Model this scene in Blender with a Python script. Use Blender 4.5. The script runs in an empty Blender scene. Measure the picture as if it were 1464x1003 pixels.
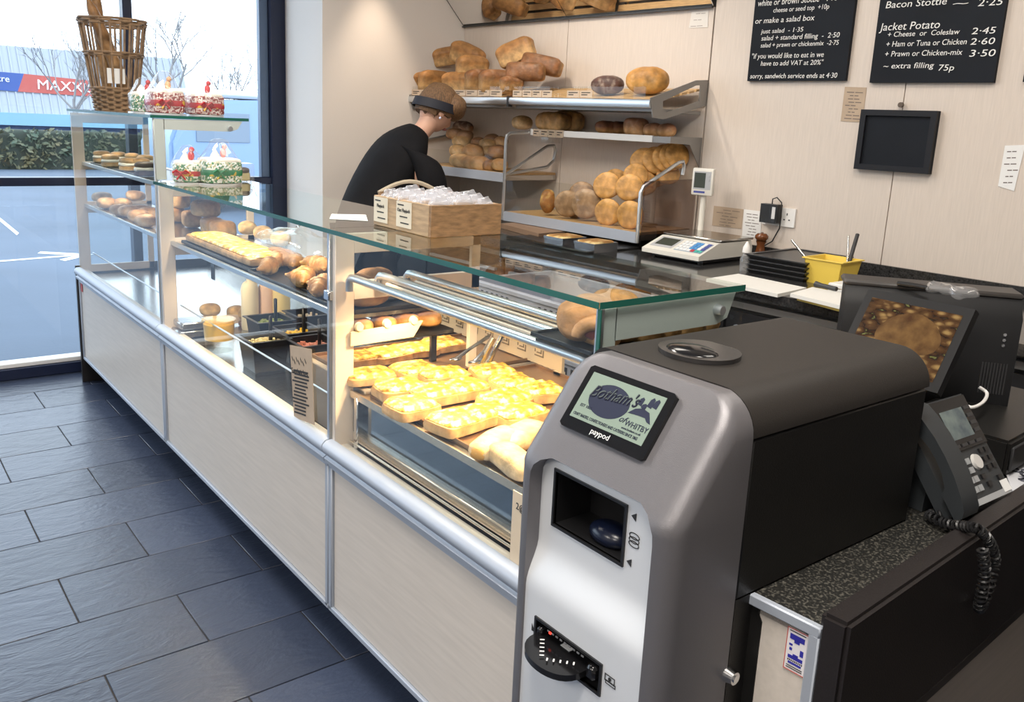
import bpy, bmesh, math, random
from mathutils import Vector, Matrix, noise
random.seed(7)
S = bpy.context.scene
PI = math.pi
def R(a): return math.radians(a)
# ---------------------------------------------------------------- camera, sky, exposure
CY, CP, CR = .6649, .2197, -.0457
CAMP = Vector((-.4778, -5.2701, 1.514))
FPX, PU, PV = 1234.46, 722.06, 449.75
_f = Vector((math.sin(CY)*math.cos(CP), math.cos(CY)*math.cos(CP), -math.sin(CP)))
_r = Vector((math.cos(CY), -math.sin(CY), 0)); _d = _f.cross(_r)
_r2 = math.cos(CR)*_r + math.sin(CR)*_d; _d2 = -math.sin(CR)*_r + math.cos(CR)*_d
cam = bpy.data.objects.new('camera', bpy.data.cameras.new('camera')); S.collection.objects.link(cam)
M = Matrix.Identity(4)
for i in range(3):
    M[i][0] = _r2[i]; M[i][1] = -_d2[i]; M[i][2] = -_f[i]; M[i][3] = CAMP[i]
cam.matrix_world = M
cam.data.sensor_width = 36; cam.data.lens = FPX/1464*36; cam.data.clip_start = .02; cam.data.clip_end = 500
cam.data.shift_x = (732-PU)/1464; cam.data.shift_y = (PV-501.5)/1464
S.camera = cam
S.view_settings.view_transform = 'Standard'; S.view_settings.look = 'None'
S.view_settings.gamma = 1; S.view_settings.use_curve_mapping = False
S.view_settings.exposure = 0.0
w = bpy.data.worlds.new('overcast_sky'); S.world = w; w.use_nodes = True
wn = w.node_tree.nodes; wb = wn['Background']
wb.inputs[0].default_value = (.84, .92, 1, 1); wb.inputs[1].default_value = 3.6
S.cycles.max_bounces = 8; S.cycles.transparent_max_bounces = 24; S.cycles.sample_clamp_indirect = 4
S.cycles.use_denoising = True
def lamp(name, kind, loc, energy, color=(1,1,1), size=.5, size_y=None, target=None, spot=None, blend=.5, portal=False):
    l = bpy.data.lights.new(name, kind); l.energy = energy; l.color = color
    if kind == 'AREA':
        l.size = size
        if size_y: l.shape = 'RECTANGLE'; l.size_y = size_y
        if portal: l.cycles.is_portal = True
    elif kind in ('POINT','SPOT'): l.shadow_soft_size = size
    if kind == 'SPOT': l.spot_size = R(spot); l.spot_blend = blend
    o = bpy.data.objects.new(name, l); S.collection.objects.link(o); o.location = loc
    t = Vector(target) if target else Vector((loc[0], loc[1], loc[2]-1))
    o.rotation_euler = (t-Vector(loc)).to_track_quat('-Z', 'Y').to_euler()
    return o
WARM = (1, .80, .60)
# added fill: unseen area lights at ceiling height that brighten the shop
for i, (x, y) in enumerate(((-2.3,-5.6), (-2.9,-3.9), (1.55,-4.6), (1.6,-2.6), (-.2,-4.9), (.1,-2.3))):
    lamp('ceiling_fill_light', 'AREA', (x, y, 2.86), (46,50,16,14,66,52)[i], (1,.93,.84), 1.1, .55)
lamp('wall_spot_light', 'SPOT', (2.0, -1.04, 2.55), 38, (1,.80,.60), .03, target=(2.0,-.92,1.2), spot=56, blend=.8)
lamp('shelf_fill_spot', 'SPOT', (1.6, -2.0, 2.8), 52, (1,.88,.74), .05, target=(2.7,-1.9,1.45), spot=80, blend=.8)  # added unseen spot, lifts the brightness of the bread shelves
lamp('board_fill_spot', 'SPOT', (1.6, -3.9, 2.8), 26, (1,.90,.80), .05, target=(2.8,-3.6,1.5), spot=80, blend=.8)  # added unseen spot, brightens the wall around the menu boards
# window portals
lamp('window_portal', 'AREA', (-1.2, .12, 1.35), 1, size=6.2, size_y=2.7, target=(-1.2,-5,1.35), portal=True)
# ---------------------------------------------------------------- helpers: rays used to lay the place out
def _ray(x, y): return (x-PU)/FPX*_r2 + (y-PV)/FPX*_d2 + _f
def onz(x, y, z): d = _ray(x,y); return CAMP + d*((z-CAMP.z)/d.z)
def onx(x, y, X): d = _ray(x,y); return CAMP + d*((X-CAMP.x)/d.x)
def ony(x, y, Y): d = _ray(x,y); return CAMP + d*((Y-CAMP.y)/d.y)
WR = -.0623
TR = Vector((-math.sin(WR), -math.cos(WR), 0)); NR = Vector((-math.cos(WR), math.sin(WR), 0)); WP = Vector((2.75,-2.5,0))
WROT = math.atan2(TR.y, TR.x)
def wl(s, d, z): return WP + TR*s + NR*d + Vector((0,0,z))   # back wall frame: along, out of the wall, up
# ---------------------------------------------------------------- materials
MATS = {}
def mat(name, col, rough=.5, metal=0, bump=0, bscale=40, vary=0, vscale=8, spec=.5, emit=0, coat=0, stretch=None, col2=None):
    if name in MATS: return MATS[name]
    m = bpy.data.materials.new(name); m.use_nodes = True; N = m.node_tree.nodes; L = m.node_tree.links
    b = N['Principled BSDF']
    b.inputs['Base Color'].default_value = (*col, 1); b.inputs['Roughness'].default_value = rough
    b.inputs['Metallic'].default_value = metal; b.inputs['Specular IOR Level'].default_value = spec
    if coat: b.inputs['Coat Weight'].default_value = coat
    if emit: b.inputs['Emission Color'].default_value = (*col,1); b.inputs['Emission Strength'].default_value = emit
    if bump or vary:
        tc = N.new('ShaderNodeTexCoord'); mp = N.new('ShaderNodeMapping'); L.new(tc.outputs['Object'], mp.inputs[0])
        if stretch: mp.inputs['Scale'].default_value = stretch
    if vary:
        nz = N.new('ShaderNodeTexNoise'); nz.inputs['Scale'].default_value = vscale; nz.inputs['Detail'].default_value = 4
        L.new(mp.outputs[0], nz.inputs[0])
        rp = N.new('ShaderNodeValToRGB'); rp.color_ramp.elements[0].position = .3; rp.color_ramp.elements[1].position = .7
        c2 = col2 or tuple(c*(1-vary) for c in col)
        rp.color_ramp.elements[0].color = (*c2,1); rp.color_ramp.elements[1].color = (*col,1)
        L.new(nz.outputs[0], rp.inputs[0]); L.new(rp.outputs[0], b.inputs['Base Color'])
    if bump:
        n2 = N.new('ShaderNodeTexNoise'); n2.inputs['Scale'].default_value = bscale; n2.inputs['Detail'].default_value = 3
        L.new(mp.outputs[0], n2.inputs[0])
        bp = N.new('ShaderNodeBump'); bp.inputs['Strength'].default_value = bump; bp.inputs['Distance'].default_value = .01
        L.new(n2.outputs[0], bp.inputs['Height']); L.new(bp.outputs[0], b.inputs['Normal'])
    MATS[name] = m; return m
def glass(name, tint=(1,1,1), ior=1.45, rough=0, gloss=1.0, haze=0, hazecol=(1,1,1)):
    if name in MATS: return MATS[name]
    m = bpy.data.materials.new(name); m.use_nodes = True; N = m.node_tree.nodes; L = m.node_tree.links
    N.remove(N['Principled BSDF']); out = N['Material Output']
    t = N.new('ShaderNodeBsdfTransparent'); t.inputs[0].default_value = (*tint,1)
    g = N.new('ShaderNodeBsdfGlossy'); g.inputs['Roughness'].default_value = rough; g.inputs[0].default_value = (gloss,gloss,gloss,1)
    fr = N.new('ShaderNodeFresnel'); fr.inputs[0].default_value = ior
    geo = N.new('ShaderNodeNewGeometry'); 
    mx = N.new('ShaderNodeMixShader')
    # a pane has two faces: only its front side mirrors
    mu = N.new('ShaderNodeMath'); mu.operation = 'MULTIPLY'; inv = N.new('ShaderNodeMath'); inv.operation = 'SUBTRACT'; inv.inputs[0].default_value = 1
    L.new(geo.outputs['Backfacing'], inv.inputs[1]); L.new(fr.outputs[0], mu.inputs[0]); L.new(inv.outputs[0], mu.inputs[1])
    L.new(mu.outputs[0], mx.inputs[0]); L.new(t.outputs[0], mx.inputs[1]); L.new(g.outputs[0], mx.inputs[2])
    last = mx
    if haze:
        d = N.new('ShaderNodeBsdfDiffuse'); d.inputs[0].default_value = (*hazecol,1); m2 = N.new('ShaderNodeMixShader'); m2.inputs[0].default_value = haze
        L.new(mx.outputs[0], m2.inputs[1]); L.new(d.outputs[0], m2.inputs[2]); last = m2
    L.new(last.outputs[0], out.inputs[0]); MATS[name] = m; return m
def bread(name, side, top, dust=0, z0=.35, z1=.75, bump=.35, patch=None):
    if name in MATS: return MATS[name]
    m = bpy.data.materials.new(name); m.use_nodes = True; N = m.node_tree.nodes; L = m.node_tree.links; b = N['Principled BSDF']
    tc = N.new('ShaderNodeTexCoord'); sx = N.new('ShaderNodeSeparateXYZ'); L.new(tc.outputs['Generated'], sx.inputs[0])
    nz = N.new('ShaderNodeTexNoise'); nz.inputs['Scale'].default_value = 22; nz.inputs['Detail'].default_value = 4; L.new(tc.outputs['Object'], nz.inputs[0])
    a = N.new('ShaderNodeMath'); a.operation = 'MULTIPLY_ADD'; a.inputs[1].default_value = .45; L.new(nz.outputs[0], a.inputs[0]); L.new(sx.outputs[2], a.inputs[2])
    rp = N.new('ShaderNodeValToRGB'); e = rp.color_ramp.elements
    e[0].position = z0+.2; e[0].color = (*side,1); e[1].position = min(.99, z1+.22); e[1].color = (*top,1)
    L.new(a.outputs[0], rp.inputs[0]); cur = rp.outputs[0]
    if dust or patch:
        n3 = N.new('ShaderNodeTexNoise'); n3.inputs['Scale'].default_value = 30 if dust else 16; n3.inputs['Detail'].default_value = 8; L.new(tc.outputs['Object'], n3.inputs[0])
        r3 = N.new('ShaderNodeValToRGB'); r3.color_ramp.elements[0].position = .5; r3.color_ramp.elements[1].position = .85 if dust else .66
        r3.color_ramp.elements[0].color = (0,0,0,1); r3.color_ramp.elements[1].color = (dust or .8,)*3+(1,)
        L.new(n3.outputs[0], r3.inputs[0]); mx = N.new('ShaderNodeMixRGB'); L.new(r3.outputs[0], mx.inputs[0]); L.new(cur, mx.inputs[1])
        mx.inputs[2].default_value = (*(patch or (.85,.74,.58)),1); cur = mx.outputs[0]
    n5 = N.new('ShaderNodeTexNoise'); n5.inputs['Scale'].default_value = 24; n5.inputs['Detail'].default_value = 3; L.new(tc.outputs['Object'], n5.inputs[0])
    m5 = N.new('ShaderNodeMapRange'); m5.inputs[1].default_value = .3; m5.inputs[2].default_value = .7; m5.inputs[3].default_value = .50; m5.inputs[4].default_value = 1.2; L.new(n5.outputs[0], m5.inputs[0])
    h5 = N.new('ShaderNodeHueSaturation'); L.new(cur, h5.inputs['Color']); L.new(m5.outputs[0], h5.inputs['Value']); cur = h5.outputs[0]
    L.new(cur, b.inputs['Base Color']); b.inputs['Roughness'].default_value = .55
    n2 = N.new('ShaderNodeTexNoise'); n2.inputs['Scale'].default_value = 70; L.new(tc.outputs['Object'], n2.inputs[0])
    bp = N.new('ShaderNodeBump'); bp.inputs['Strength'].default_value = bump; bp.inputs['Distance'].default_value = .006
    L.new(n2.outputs[0], bp.inputs['Height']); L.new(bp.outputs[0], b.inputs['Normal'])
    MATS[name] = m; return m
# ---------------------------------------------------------------- mesh helpers
class B:
    """collects shapes into one bmesh"""
    def __init__(s): s.bm = bmesh.new()
    def box(s, a, b, bev=0, rot=None, seg=1):
        lo = [min(a[i],b[i]) for i in range(3)]; hi = [max(a[i],b[i]) for i in range(3)]
        r = bmesh.ops.create_cube(s.bm, size=1); vs = r['verts']; c = Vector([(lo[i]+hi[i])/2 for i in range(3)])
        for v in vs:
            v.co = Vector([v.co[i]*(hi[i]-lo[i]) for i in range(3)])
        if bev:
            es = list({e for v in vs for e in v.link_edges})
            q = bmesh.ops.bevel(s.bm, geom=es, offset=min(bev, .49*min(hi[i]-lo[i] for i in range(3))), segments=seg, affect='EDGES', profile=.5)
            vs = list({v for f in q['faces'] for v in f.verts} | {v for v in vs if v.is_valid})
        if rot:
            rot = rot.to_matrix() if hasattr(rot,'to_matrix') else rot
        for v in vs: v.co = (rot @ v.co if rot else v.co) + c
        return s
    def cyl(s, p0, p1, r0, r1=None, n=16, cap=True):
        p0 = Vector(p0); p1 = Vector(p1); r1 = r0 if r1 is None else r1; d = (p1-p0).normalized()
        u = d.orthogonal().normalized(); v = d.cross(u)
        a = [s.bm.verts.new(p0+(u*math.cos(2*PI*i/n)+v*math.sin(2*PI*i/n))*r0) for i in range(n)]
        b = [s.bm.verts.new(p1+(u*math.cos(2*PI*i/n)+v*math.sin(2*PI*i/n))*r1) for i in range(n)]
        for i in range(n): s.bm.faces.new((a[i],a[(i+1)%n],b[(i+1)%n],b[i]))
        if cap: s.bm.faces.new(a[::-1]); s.bm.faces.new(b)
        return s
    def tube(s, pts, r, n=8, closed=False):
        pts = [Vector(p) for p in pts]; m = len(pts); rings = []; u = None
        for i, p in enumerate(pts):
            if closed: t = pts[(i+1)%m]-pts[i-1]
            else: t = pts[min(i+1,m-1)]-pts[max(i-1,0)]
            t.normalize()
            u = t.orthogonal().normalized() if u is None else (u-t*u.dot(t)).normalized()
            v = t.cross(u); rr = r[i] if isinstance(r,(list,tuple)) else r
            rings.append([s.bm.verts.new(p+(u*math.cos(2*PI*k/n)+v*math.sin(2*PI*k/n))*rr) for k in range(n)])
        for i in range(m if closed else m-1):
            a, b = rings[i], rings[(i+1)%m]
            for k in range(n): s.bm.faces.new((a[k],a[(k+1)%n],b[(k+1)%n],b[k]))
        if not closed: s.bm.faces.new(rings[0][::-1]); s.bm.faces.new(rings[-1])
        return s
    def lathe(s, prof, c=(0,0,0), n=20, sx=1, sy=1):
        c = Vector(c); rings = []
        for r, z in prof:
            rings.append([s.bm.verts.new(c+Vector((r*sx*math.cos(2*PI*k/n), r*sy*math.sin(2*PI*k/n), z))) for k in range(n)] if r > 1e-6 else [s.bm.verts.new(c+Vector((0,0,z)))])
        for a, b in zip(rings, rings[1:]):
            for k in range(n):
                k2 = (k+1)%n
                if len(a) == 1 and len(b) == 1: continue
                if len(a) == 1: s.bm.faces.new((a[0],b[k2],b[k]))
                elif len(b) == 1: s.bm.faces.new((a[k],a[k2],b[0]))
                else: s.bm.faces.new((a[k],a[k2],b[k2],b[k]))
        return s
    def prism(s, poly, off):
        off = Vector(off); a = [s.bm.verts.new(Vector(p)) for p in poly]; b = [s.bm.verts.new(Vector(p)+off) for p in poly]; n = len(a)
        s.bm.faces.new(a); s.bm.faces.new(b[::-1])
        for i in range(n): s.bm.faces.new((a[i],b[i],b[(i+1)%n],a[(i+1)%n]))
        return s
    def frame(s, outer, inner, off):
        """a plate with a hole: two matching rings of points, extruded"""
        off = Vector(off); O = [s.bm.verts.new(Vector(p)) for p in outer]; I = [s.bm.verts.new(Vector(p)) for p in inner]
        O2 = [s.bm.verts.new(Vector(p)+off) for p in outer]; I2 = [s.bm.verts.new(Vector(p)+off) for p in inner]; n = len(O)
        for i in range(n):
            j = (i+1)%n
            for q in ((O[i],O[j],I[j],I[i]), (O2[j],O2[i],I2[i],I2[j]), (O[j],O[i],O2[i],O2[j]), (I[i],I[j],I2[j],I2[i])): s.bm.faces.new(q)
        return s
    def blob(s, c, rx, ry, rz, e1=1.0, e2=1.0, nu=20, nv=12, fn=None, rot=None):
        """superellipsoid: e1 rounds the profile, e2 the plan (1 = round, small = boxy)"""
        def pw(v, e): return math.copysign(abs(v)**e, v)
        c = Vector(c); rings = []
        for j in range(nv+1):
            ph = -PI/2+PI*j/nv; row = []
            for i in range(1 if j in (0,nv) else nu):
                th = 2*PI*i/nu
                p = Vector((rx*pw(math.cos(ph),e1)*pw(math.cos(th),e2), ry*pw(math.cos(ph),e1)*pw(math.sin(th),e2), rz*pw(math.sin(ph),e1)))
                if fn: p = fn(p)
                row.append(s.bm.verts.new(c+(rot@p if rot else p)))
            rings.append(row)
        for a, b in zip(rings, rings[1:]):
            for k in range(nu):
                k2 = (k+1)%nu
                if len(a) == 1: s.bm.faces.new((a[0],b[k2],b[k]))
                elif len(b) == 1: s.bm.faces.new((a[k],a[k2],b[0]))
                else: s.bm.faces.new((a[k],a[k2],b[k2],b[k]))
        return s
    def quad(s, *p): s.bm.faces.new([s.bm.verts.new(Vector(q)) for q in p]); return s
def chain(o):
    m = Matrix.Identity(4)
    while o is not None: m = o.matrix_basis @ m; o = o.parent
    return m
def tag(o, label=None, cat=None, group=None, kind=None):
    if label: o['label'] = label
    if cat: o['category'] = cat
    if group: o['group'] = group
    if kind: o['kind'] = kind
    return o
def obj(name, b, m, parent=None, label=None, cat=None, group=None, kind=None, world=True, smooth=True, angle=40):
    bm = b.bm if isinstance(b, B) else b
    bmesh.ops.recalc_face_normals(bm, faces=bm.faces[:])
    loc = None
    if world:
        if parent is not None: bm.transform(chain(parent).inverted())
        else:
            xs = [v.co for v in bm.verts]; loc = Vector(((min(v.x for v in xs)+max(v.x for v in xs))/2, (min(v.y for v in xs)+max(v.y for v in xs))/2, min(v.z for v in xs)))
            bm.transform(Matrix.Translation(-loc))
    me = bpy.data.meshes.new(name)
    if smooth:
        for f in bm.faces: f.smooth = True
        ca = R(angle)
        for e in bm.edges:
            if len(e.link_faces) != 2 or e.calc_face_angle(0) > ca: e.smooth = False
    bm.to_mesh(me); bm.free()
    for q in (m if isinstance(m,(list,tuple)) else [m]): me.materials.append(q)
    o = bpy.data.objects.new(name, me); S.collection.objects.link(o)
    if loc is not None: o.location = loc
    if parent is not None: o.parent = parent
    return tag(o, label, cat, group, kind)
def thing(name, loc, label, cat, group=None, rz=0, kind=None):
    o = bpy.data.objects.new(name, None); S.collection.objects.link(o); o.empty_display_size = .05
    o.location = loc; o.rotation_euler = (0,0,rz)
    return tag(o, label, cat, group, kind)
def copy(o, loc=None, rot=None, label=None, scale=None, parent=None):
    c = o.copy(); S.collection.objects.link(c)
    if parent is not None: c.parent = parent
    for ch in o.children: copy(ch, parent=c)
    if loc is not None: c.location = loc
    if rot is not None: c.rotation_euler = rot
    if scale is not None: c.scale = (scale,)*3 if isinstance(scale,(int,float)) else scale
    if label: c['label'] = label
    return c
_first = {}
def put(key, maker, loc, rot, label, scale=None):
    """first call builds the prototype, later calls copy it and its parts"""
    if key not in _first:
        o = maker(); _first[key] = o; o.location = loc; o.rotation_euler = rot; o['label'] = label
        if scale is not None: o.scale = (scale,)*3 if isinstance(scale,(int,float)) else scale
        return o
    return copy(_first[key], loc, rot, label, scale or 1)
_texts = []
def text(name, body, size, m, parent, loc, xdir, ydir, align='LEFT', shear=0, ext=.0004, sx=1, world=True):
    c = bpy.data.curves.new(name, 'FONT'); c.body = body; c.size = size; c.align_x = align; c.shear = shear; c.extrude = ext; c.resolution_u = 3
    c.materials.append(m); o = bpy.data.objects.new(name, c); S.collection.objects.link(o)
    x = Vector(xdir).normalized(); y = Vector(ydir); y = (y-x*y.dot(x)).normalized(); z = x.cross(y)
    Mx = Matrix.Identity(4)
    for i in range(3): Mx[i][0] = x[i]*sx; Mx[i][1] = y[i]; Mx[i][2] = z[i]; Mx[i][3] = loc[i]
    if parent is not None:
        o.parent = parent
        if world: Mx = chain(parent).inverted() @ Mx
    o.matrix_basis = Mx
    _texts.append(o); return o
def spline(pts, n=40):
    P = [Vector(p) for p in pts]; seg = len(P)-1; out = []
    for k in range(n+1):
        t = k/n; i = min(int(t*seg),seg-1); f = t*seg-i; p0,p1,p2,p3 = P[max(0,i-1)],P[i],P[i+1],P[min(seg,i+2)]
        out.append(.5*((2*p1)+(p2-p0)*f+(2*p0-5*p1+4*p2-p3)*f*f+(3*p1-p0-3*p2+p3)*f**3))
    return out
ORD = 'first second third fourth fifth sixth seventh eighth ninth tenth eleventh twelfth'.split()
# palette
CREAM = mat('cream_laminate', (.66,.58,.51), .42, vary=.09, vscale=9, stretch=(26,26,1.2))
CREAMH = mat('cream_laminate_lengthwise', (.64,.58,.52), .42, vary=.10, vscale=6, stretch=(14,1.0,16))
CREAMX = mat('cream_laminate_crosswise', (.64,.58,.52), .42, vary=.10, vscale=6, stretch=(1,14,16))
INNER = mat('cream_inner_panel', (.72,.60,.50), .4)
ALU = mat('brushed_aluminium', (.42,.46,.53), .5, .35)
ALUL = mat('light_aluminium', (.62,.65,.68), .28, .9)
CHROME = mat('chrome', (.75,.75,.75), .12, 1)
STEEL = mat('stainless_steel', (.55,.53,.50), .22, 1)
BLACK = mat('black_plastic', (.012,.012,.013), .35)
SATIN = mat('black_powder_coat', (.010,.0095,.009), .40, spec=.35, bump=.05, bscale=400)
DARK = mat('dark_grey_plastic', (.03,.03,.032), .4)
WHITE = mat('white_plastic', (.78,.77,.75), .4)
PAPER = mat('white_paper', (.78,.78,.77), .8)
KRAFT = mat('kraft_card', (.48,.37,.27), .8, vary=.1, vscale=20)
INK = mat('black_ink', (.02,.02,.022), .7)
CHALK = mat('chalk_lettering', (.80,.80,.78), .9)
WOOD = mat('pale_beech_wood', (.62,.40,.19), .5, vary=.3, vscale=10, stretch=(2,20,20))
GEDGE = mat('green_glass_edge', (.012,.10,.075), .12, spec=.8)
GLASS = glass('clear_glass', (.97,.985,.98), 1.42)
GTOP = glass('counter_top_glass', (.88,.94,.92), 1.5)
FILM = glass('clear_film', (.96,.96,.97), 1.5, .08, haze=.07)
PLEXI = glass('clear_acrylic', (.95,.95,.93), 1.42)
SMOKE = glass('smoked_acrylic', (.62,.56,.54), 1.5, .02)
# ================================================================ the room
def slate():
    m = mat('slate_tile', (.042,.055,.092), .30)
    N = m.node_tree.nodes; L = m.node_tree.links; b = N['Principled BSDF']
    tc = N.new('ShaderNodeTexCoord'); geo = N.new('ShaderNodeNewGeometry'); oi = N.new('ShaderNodeObjectInfo')
    mp = N.new('ShaderNodeMapping'); mp.inputs['Scale'].default_value = (1,2.6,1); L.new(geo.outputs['Position'], mp.inputs[0])
    n = N.new('ShaderNodeTexNoise'); n.inputs['Scale'].default_value = 7; n.inputs['Detail'].default_value = 5; n.inputs['Distortion'].default_value = 1.2
    L.new(mp.outputs[0], n.inputs[0])
    n2 = N.new('ShaderNodeTexNoise'); n2.inputs['Scale'].default_value = 55; n2.inputs['Detail'].default_value = 3; L.new(mp.outputs[0], n2.inputs[0])
    ad = N.new('ShaderNodeMath'); ad.operation = 'MULTIPLY_ADD'; ad.inputs[1].default_value = .25; L.new(n2.outputs[0], ad.inputs[0]); L.new(n.outputs[0], ad.inputs[2])
    bp = N.new('ShaderNodeBump'); bp.inputs['Strength'].default_value = .5; bp.inputs['Distance'].default_value = .008; L.new(ad.outputs[0], bp.inputs['Height']); L.new(bp.outputs[0], b.inputs['Normal'])
    hs = N.new('ShaderNodeHueSaturation'); hs.inputs['Color'].default_value = (.042,.055,.092,1)
    mr = N.new('ShaderNodeMapRange'); mr.inputs[3].default_value = .8; mr.inputs[4].default_value = 1.2; L.new(oi.outputs['Random'], mr.inputs[0]); L.new(mr.outputs[0], hs.inputs['Value'])
    L.new(hs.outputs[0], b.inputs['Base Color']); return m
SLATE = slate()
GROUT = mat('grout', (.035,.03,.028), .8)
floor = obj('floor', B().box((-4.6,-9,-.06),(4.2,0,-.004)), GROUT, kind='structure')
tiles = {}
def tile(w):
    k = round(w,3)
    if k not in tiles:
        o = obj('floor_tile', B().box((-w/2,-.1482,-.004),(w/2,.1482,0), .0015), SLATE, floor, world=False); tiles[k] = o; return o
    c = tiles[k].copy(); S.collection.objects.link(c); return c
fb = floor.matrix_basis.inverted()
for r in range(0, 19):
    for c in range(-13, 4):
        if (c+r) % 2: continue
        x0 = -.0233+.285*c
        o = tile(.5664); o.parent = floor; o.location = fb @ Vector((x0+.285, -.3*r-.15, 0))
WALLP = mat('warm_white_paint', (.74,.69,.645), .6, bump=.04, bscale=160)
obj('ceiling', B().box((-4.7,-9,2.9),(4.2,.1,3.0)), mat('ceiling_white', (.78,.76,.73), .7), kind='structure')
# back wall: dark carcass with laminated sheets whose joints stay open
a, b_ = wl(-1.75,-.03,0), wl(6.8,-.03,0)
wb_ = B().prism([wl(-1.8,-.012,0), wl(6.8,-.012,0), wl(6.8,-.15,0), wl(-1.8,-.15,0)], (0,0,2.9))
back = obj('wall_back', wb_, mat('joint_dark', (.02,.02,.02), .6), kind='structure')
for s0, s1, z1 in ((-1.735,-.852,2.06), (-.848,.076,2.06), (.084,.991,2.9), (.995,2.1,2.9), (2.104,3.2,2.9), (3.204,6.8,2.9)):
    obj('wall_panel', B().prism([wl(s0,0,0), wl(s1,0,0), wl(s1,-.0115,0), wl(s0,-.0115,0)], (0,0,z1)), CREAM, back)
obj('wall_pier', B().prism([(1.677,-.829,0),(2.70,-.764,0),(2.70,.12,0),(1.822,.12,0),(1.822,0,0)], (0,0,2.9)), WALLP, kind='structure')
# window wall facing the car park
NAVY = mat('navy_window_frame', (.010,.016,.045), .3)
win = thing('window_1', (-1.2,0,0), None, None, kind='structure')
GW = glass('window_glass', (.93,.97,1.0), 1.45)
def wbar(name, a, b, m=NAVY): return obj(name, B().box(a,b,.004), m, win)
wbar('window_bottom_rail', (-4.5,-.02,0),(1.80,.07,.062)); wbar('window_mid_rail', (-4.5,-.015,1.062),(1.80,.06,1.108))
wbar('window_head', (-4.5,-.02,2.70),(1.80,.07,2.9)); wbar('window_jamb', (1.722,-.03,0),(1.822,.09,2.9)); wbar('window_bead', (1.668,.01,1.10),(1.722,.06,2.7), mat('frame_bead', (.10,.15,.24), .3))
wbar('window_sill', (-4.5,.0,.062),(1.72,.09,.088), WHITE)
for x in (.878, -.9, -2.7, -4.5): wbar('window_mullion', (x,-.015,.06),(x+.05,.06,2.7))
for x0, x1 in ((-4.45,-2.7),(-2.65,-.9),(-.85,.878),(.928,1.722)):
    for z0, z1 in ((.088,1.062),(1.108,2.7)): obj('window_pane', B().box((x0,.02,z0),(x1,.026,z1)), GW, win)
obj('wall_left', B().box((-4.6,-9,0),(-4.5,.1,2.9)), mat('left_wall_paint',(.62,.62,.62),.6), kind='structure')
obj('wall_front', B().box((-4.6,-9.1,0),(4.2,-9,2.9)), WALLP, kind='structure')
obj('wall_right', B().box((4.1,-9,0),(4.2,-4,2.9)), WALLP, kind='structure')
# tilted mirror over the bread shelves
p0, p1 = 2.06, None
def mir(s, t): return wl(s, .012+.34*t, 2.064+.34*t)
mirror = thing('tilted_mirror', wl(-.83,.02,2.06), 'long tilted wall mirror above the bread shelf, reflecting its loaves', 'mirror', rz=WROT)
MIR = mat('mirror_silver', (.86,.86,.85), .015, 1)
for s0, s1 in ((-1.728,-.853),(-.849,.075)):
    q = [mir(s0,0),mir(s1,0),mir(s1,1.15),mir(s0,1.15)]; n = (Vector(q[1])-q[0]).cross(Vector(q[3])-q[0]).normalized()*-.005
    if n.z < 0: n = -n
    obj('mirror_sheet', B().prism(q, n), MIR, mirror)
obj('mirror_trim', B().box((-.905,-.002,-.004),(.905,.012,.003)), mat('dark_trim',(.03,.03,.03),.4), mirror, world=False)
obj('mirror_end_trim', B().prism([mir(-1.734,0),mir(-1.734,1.15),mir(-1.734,1.15)+Vector((0,0,.012)),mir(-1.734,0)+Vector((0,0,.012))], TR*.006), mat('dark_trim',(.03,.03,.03),.4), mirror)
# ================================================================ outdoors
obj('ground_outside', B().box((-60,.12,-.2),(80,90,-.1)), mat('wet_tarmac', (.10,.135,.19), .75, bump=.2, bscale=30, vary=.2, vscale=.8), kind='structure')
rm = mat('road_paint', (.72,.74,.76), .7)
rp = onz(20,375,-.1)
tag(obj('road_marking', B().prism([rp+Vector(v) for v in ((-.5,0,.002),(.6,.2,.002),(.6,.28,.002),(-.5,.08,.002))],(0,0,.002)).prism([rp+Vector(v) for v in ((.35,.62,.002),(.8,.24,.002),(.45,-.1,.002),(.42,.0,.002),(.62,.22,.002),(.3,.5,.002))],(0,0,.002)), rm), 'white painted arrow on the wet tarmac outside the window', 'road marking')
tag(obj('bay_line', B().prism([onz(x,y,-.098) for x,y in ((0,311),(0,316),(24,336),(27,333))],(0,0,.002)), rm), 'short white parking bay line on the tarmac outside', 'road marking')
# retail shed
bd = thing('retail_shed', (0,40,-.2), 'long grey retail shed beyond the hedge with a red and blue fascia sign', 'building')
CLAD = mat('grey_cladding', (.33,.36,.41), .5)
def bq(x, z, y=40): return Vector((x,y,z))
obj('wall', B().box((-12,40,-4),(14.3,52,.38)), mat('navy_wall',(.05,.09,.20),.5), bd)
obj('gutter', B().box((-12.2,39.5,.38),(14.5,40.2,.92)), mat('pale_blue_gutter',(.22,.40,.54),.5), bd)
obj('roof', B().prism([(-12,39.9,.92),(-12,41.6,3.9),(-12,52,3.9),(-12,52,.92)],(26.3,0,0)), CLAD, bd)
rb = B()
for i in range(76):
    x = -11.8+i*.345; rb.prism([(x,39.84,.92),(x,41.54,3.92),(x,41.64,3.92),(x,39.94,.92)],(.07,0,0))
obj('roof_rib', rb, CLAD, bd, kind='stuff')
obj('window_band', B().box((4,39.95,-.35),(11,40,-.05)), mat('lit_shop_strip',(.75,.22,.10),.5), bd)
sg = obj('sign_board', B().prism([(6.6,40.35,1.86),(9.95,40.35,1.80),(9.95,40.35,2.52),(6.9,40.35,2.66)],(0,.06,0)), mat('sign_red',(.50,.10,.08),.5), bd)
obj('sign_board', B().prism([(3.5,40.35,1.94),(6.6,40.35,1.86),(6.9,40.35,2.66),(3.5,40.35,2.74)],(0,.06,0)), mat('sign_blue',(.05,.10,.32),.5), bd)
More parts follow.
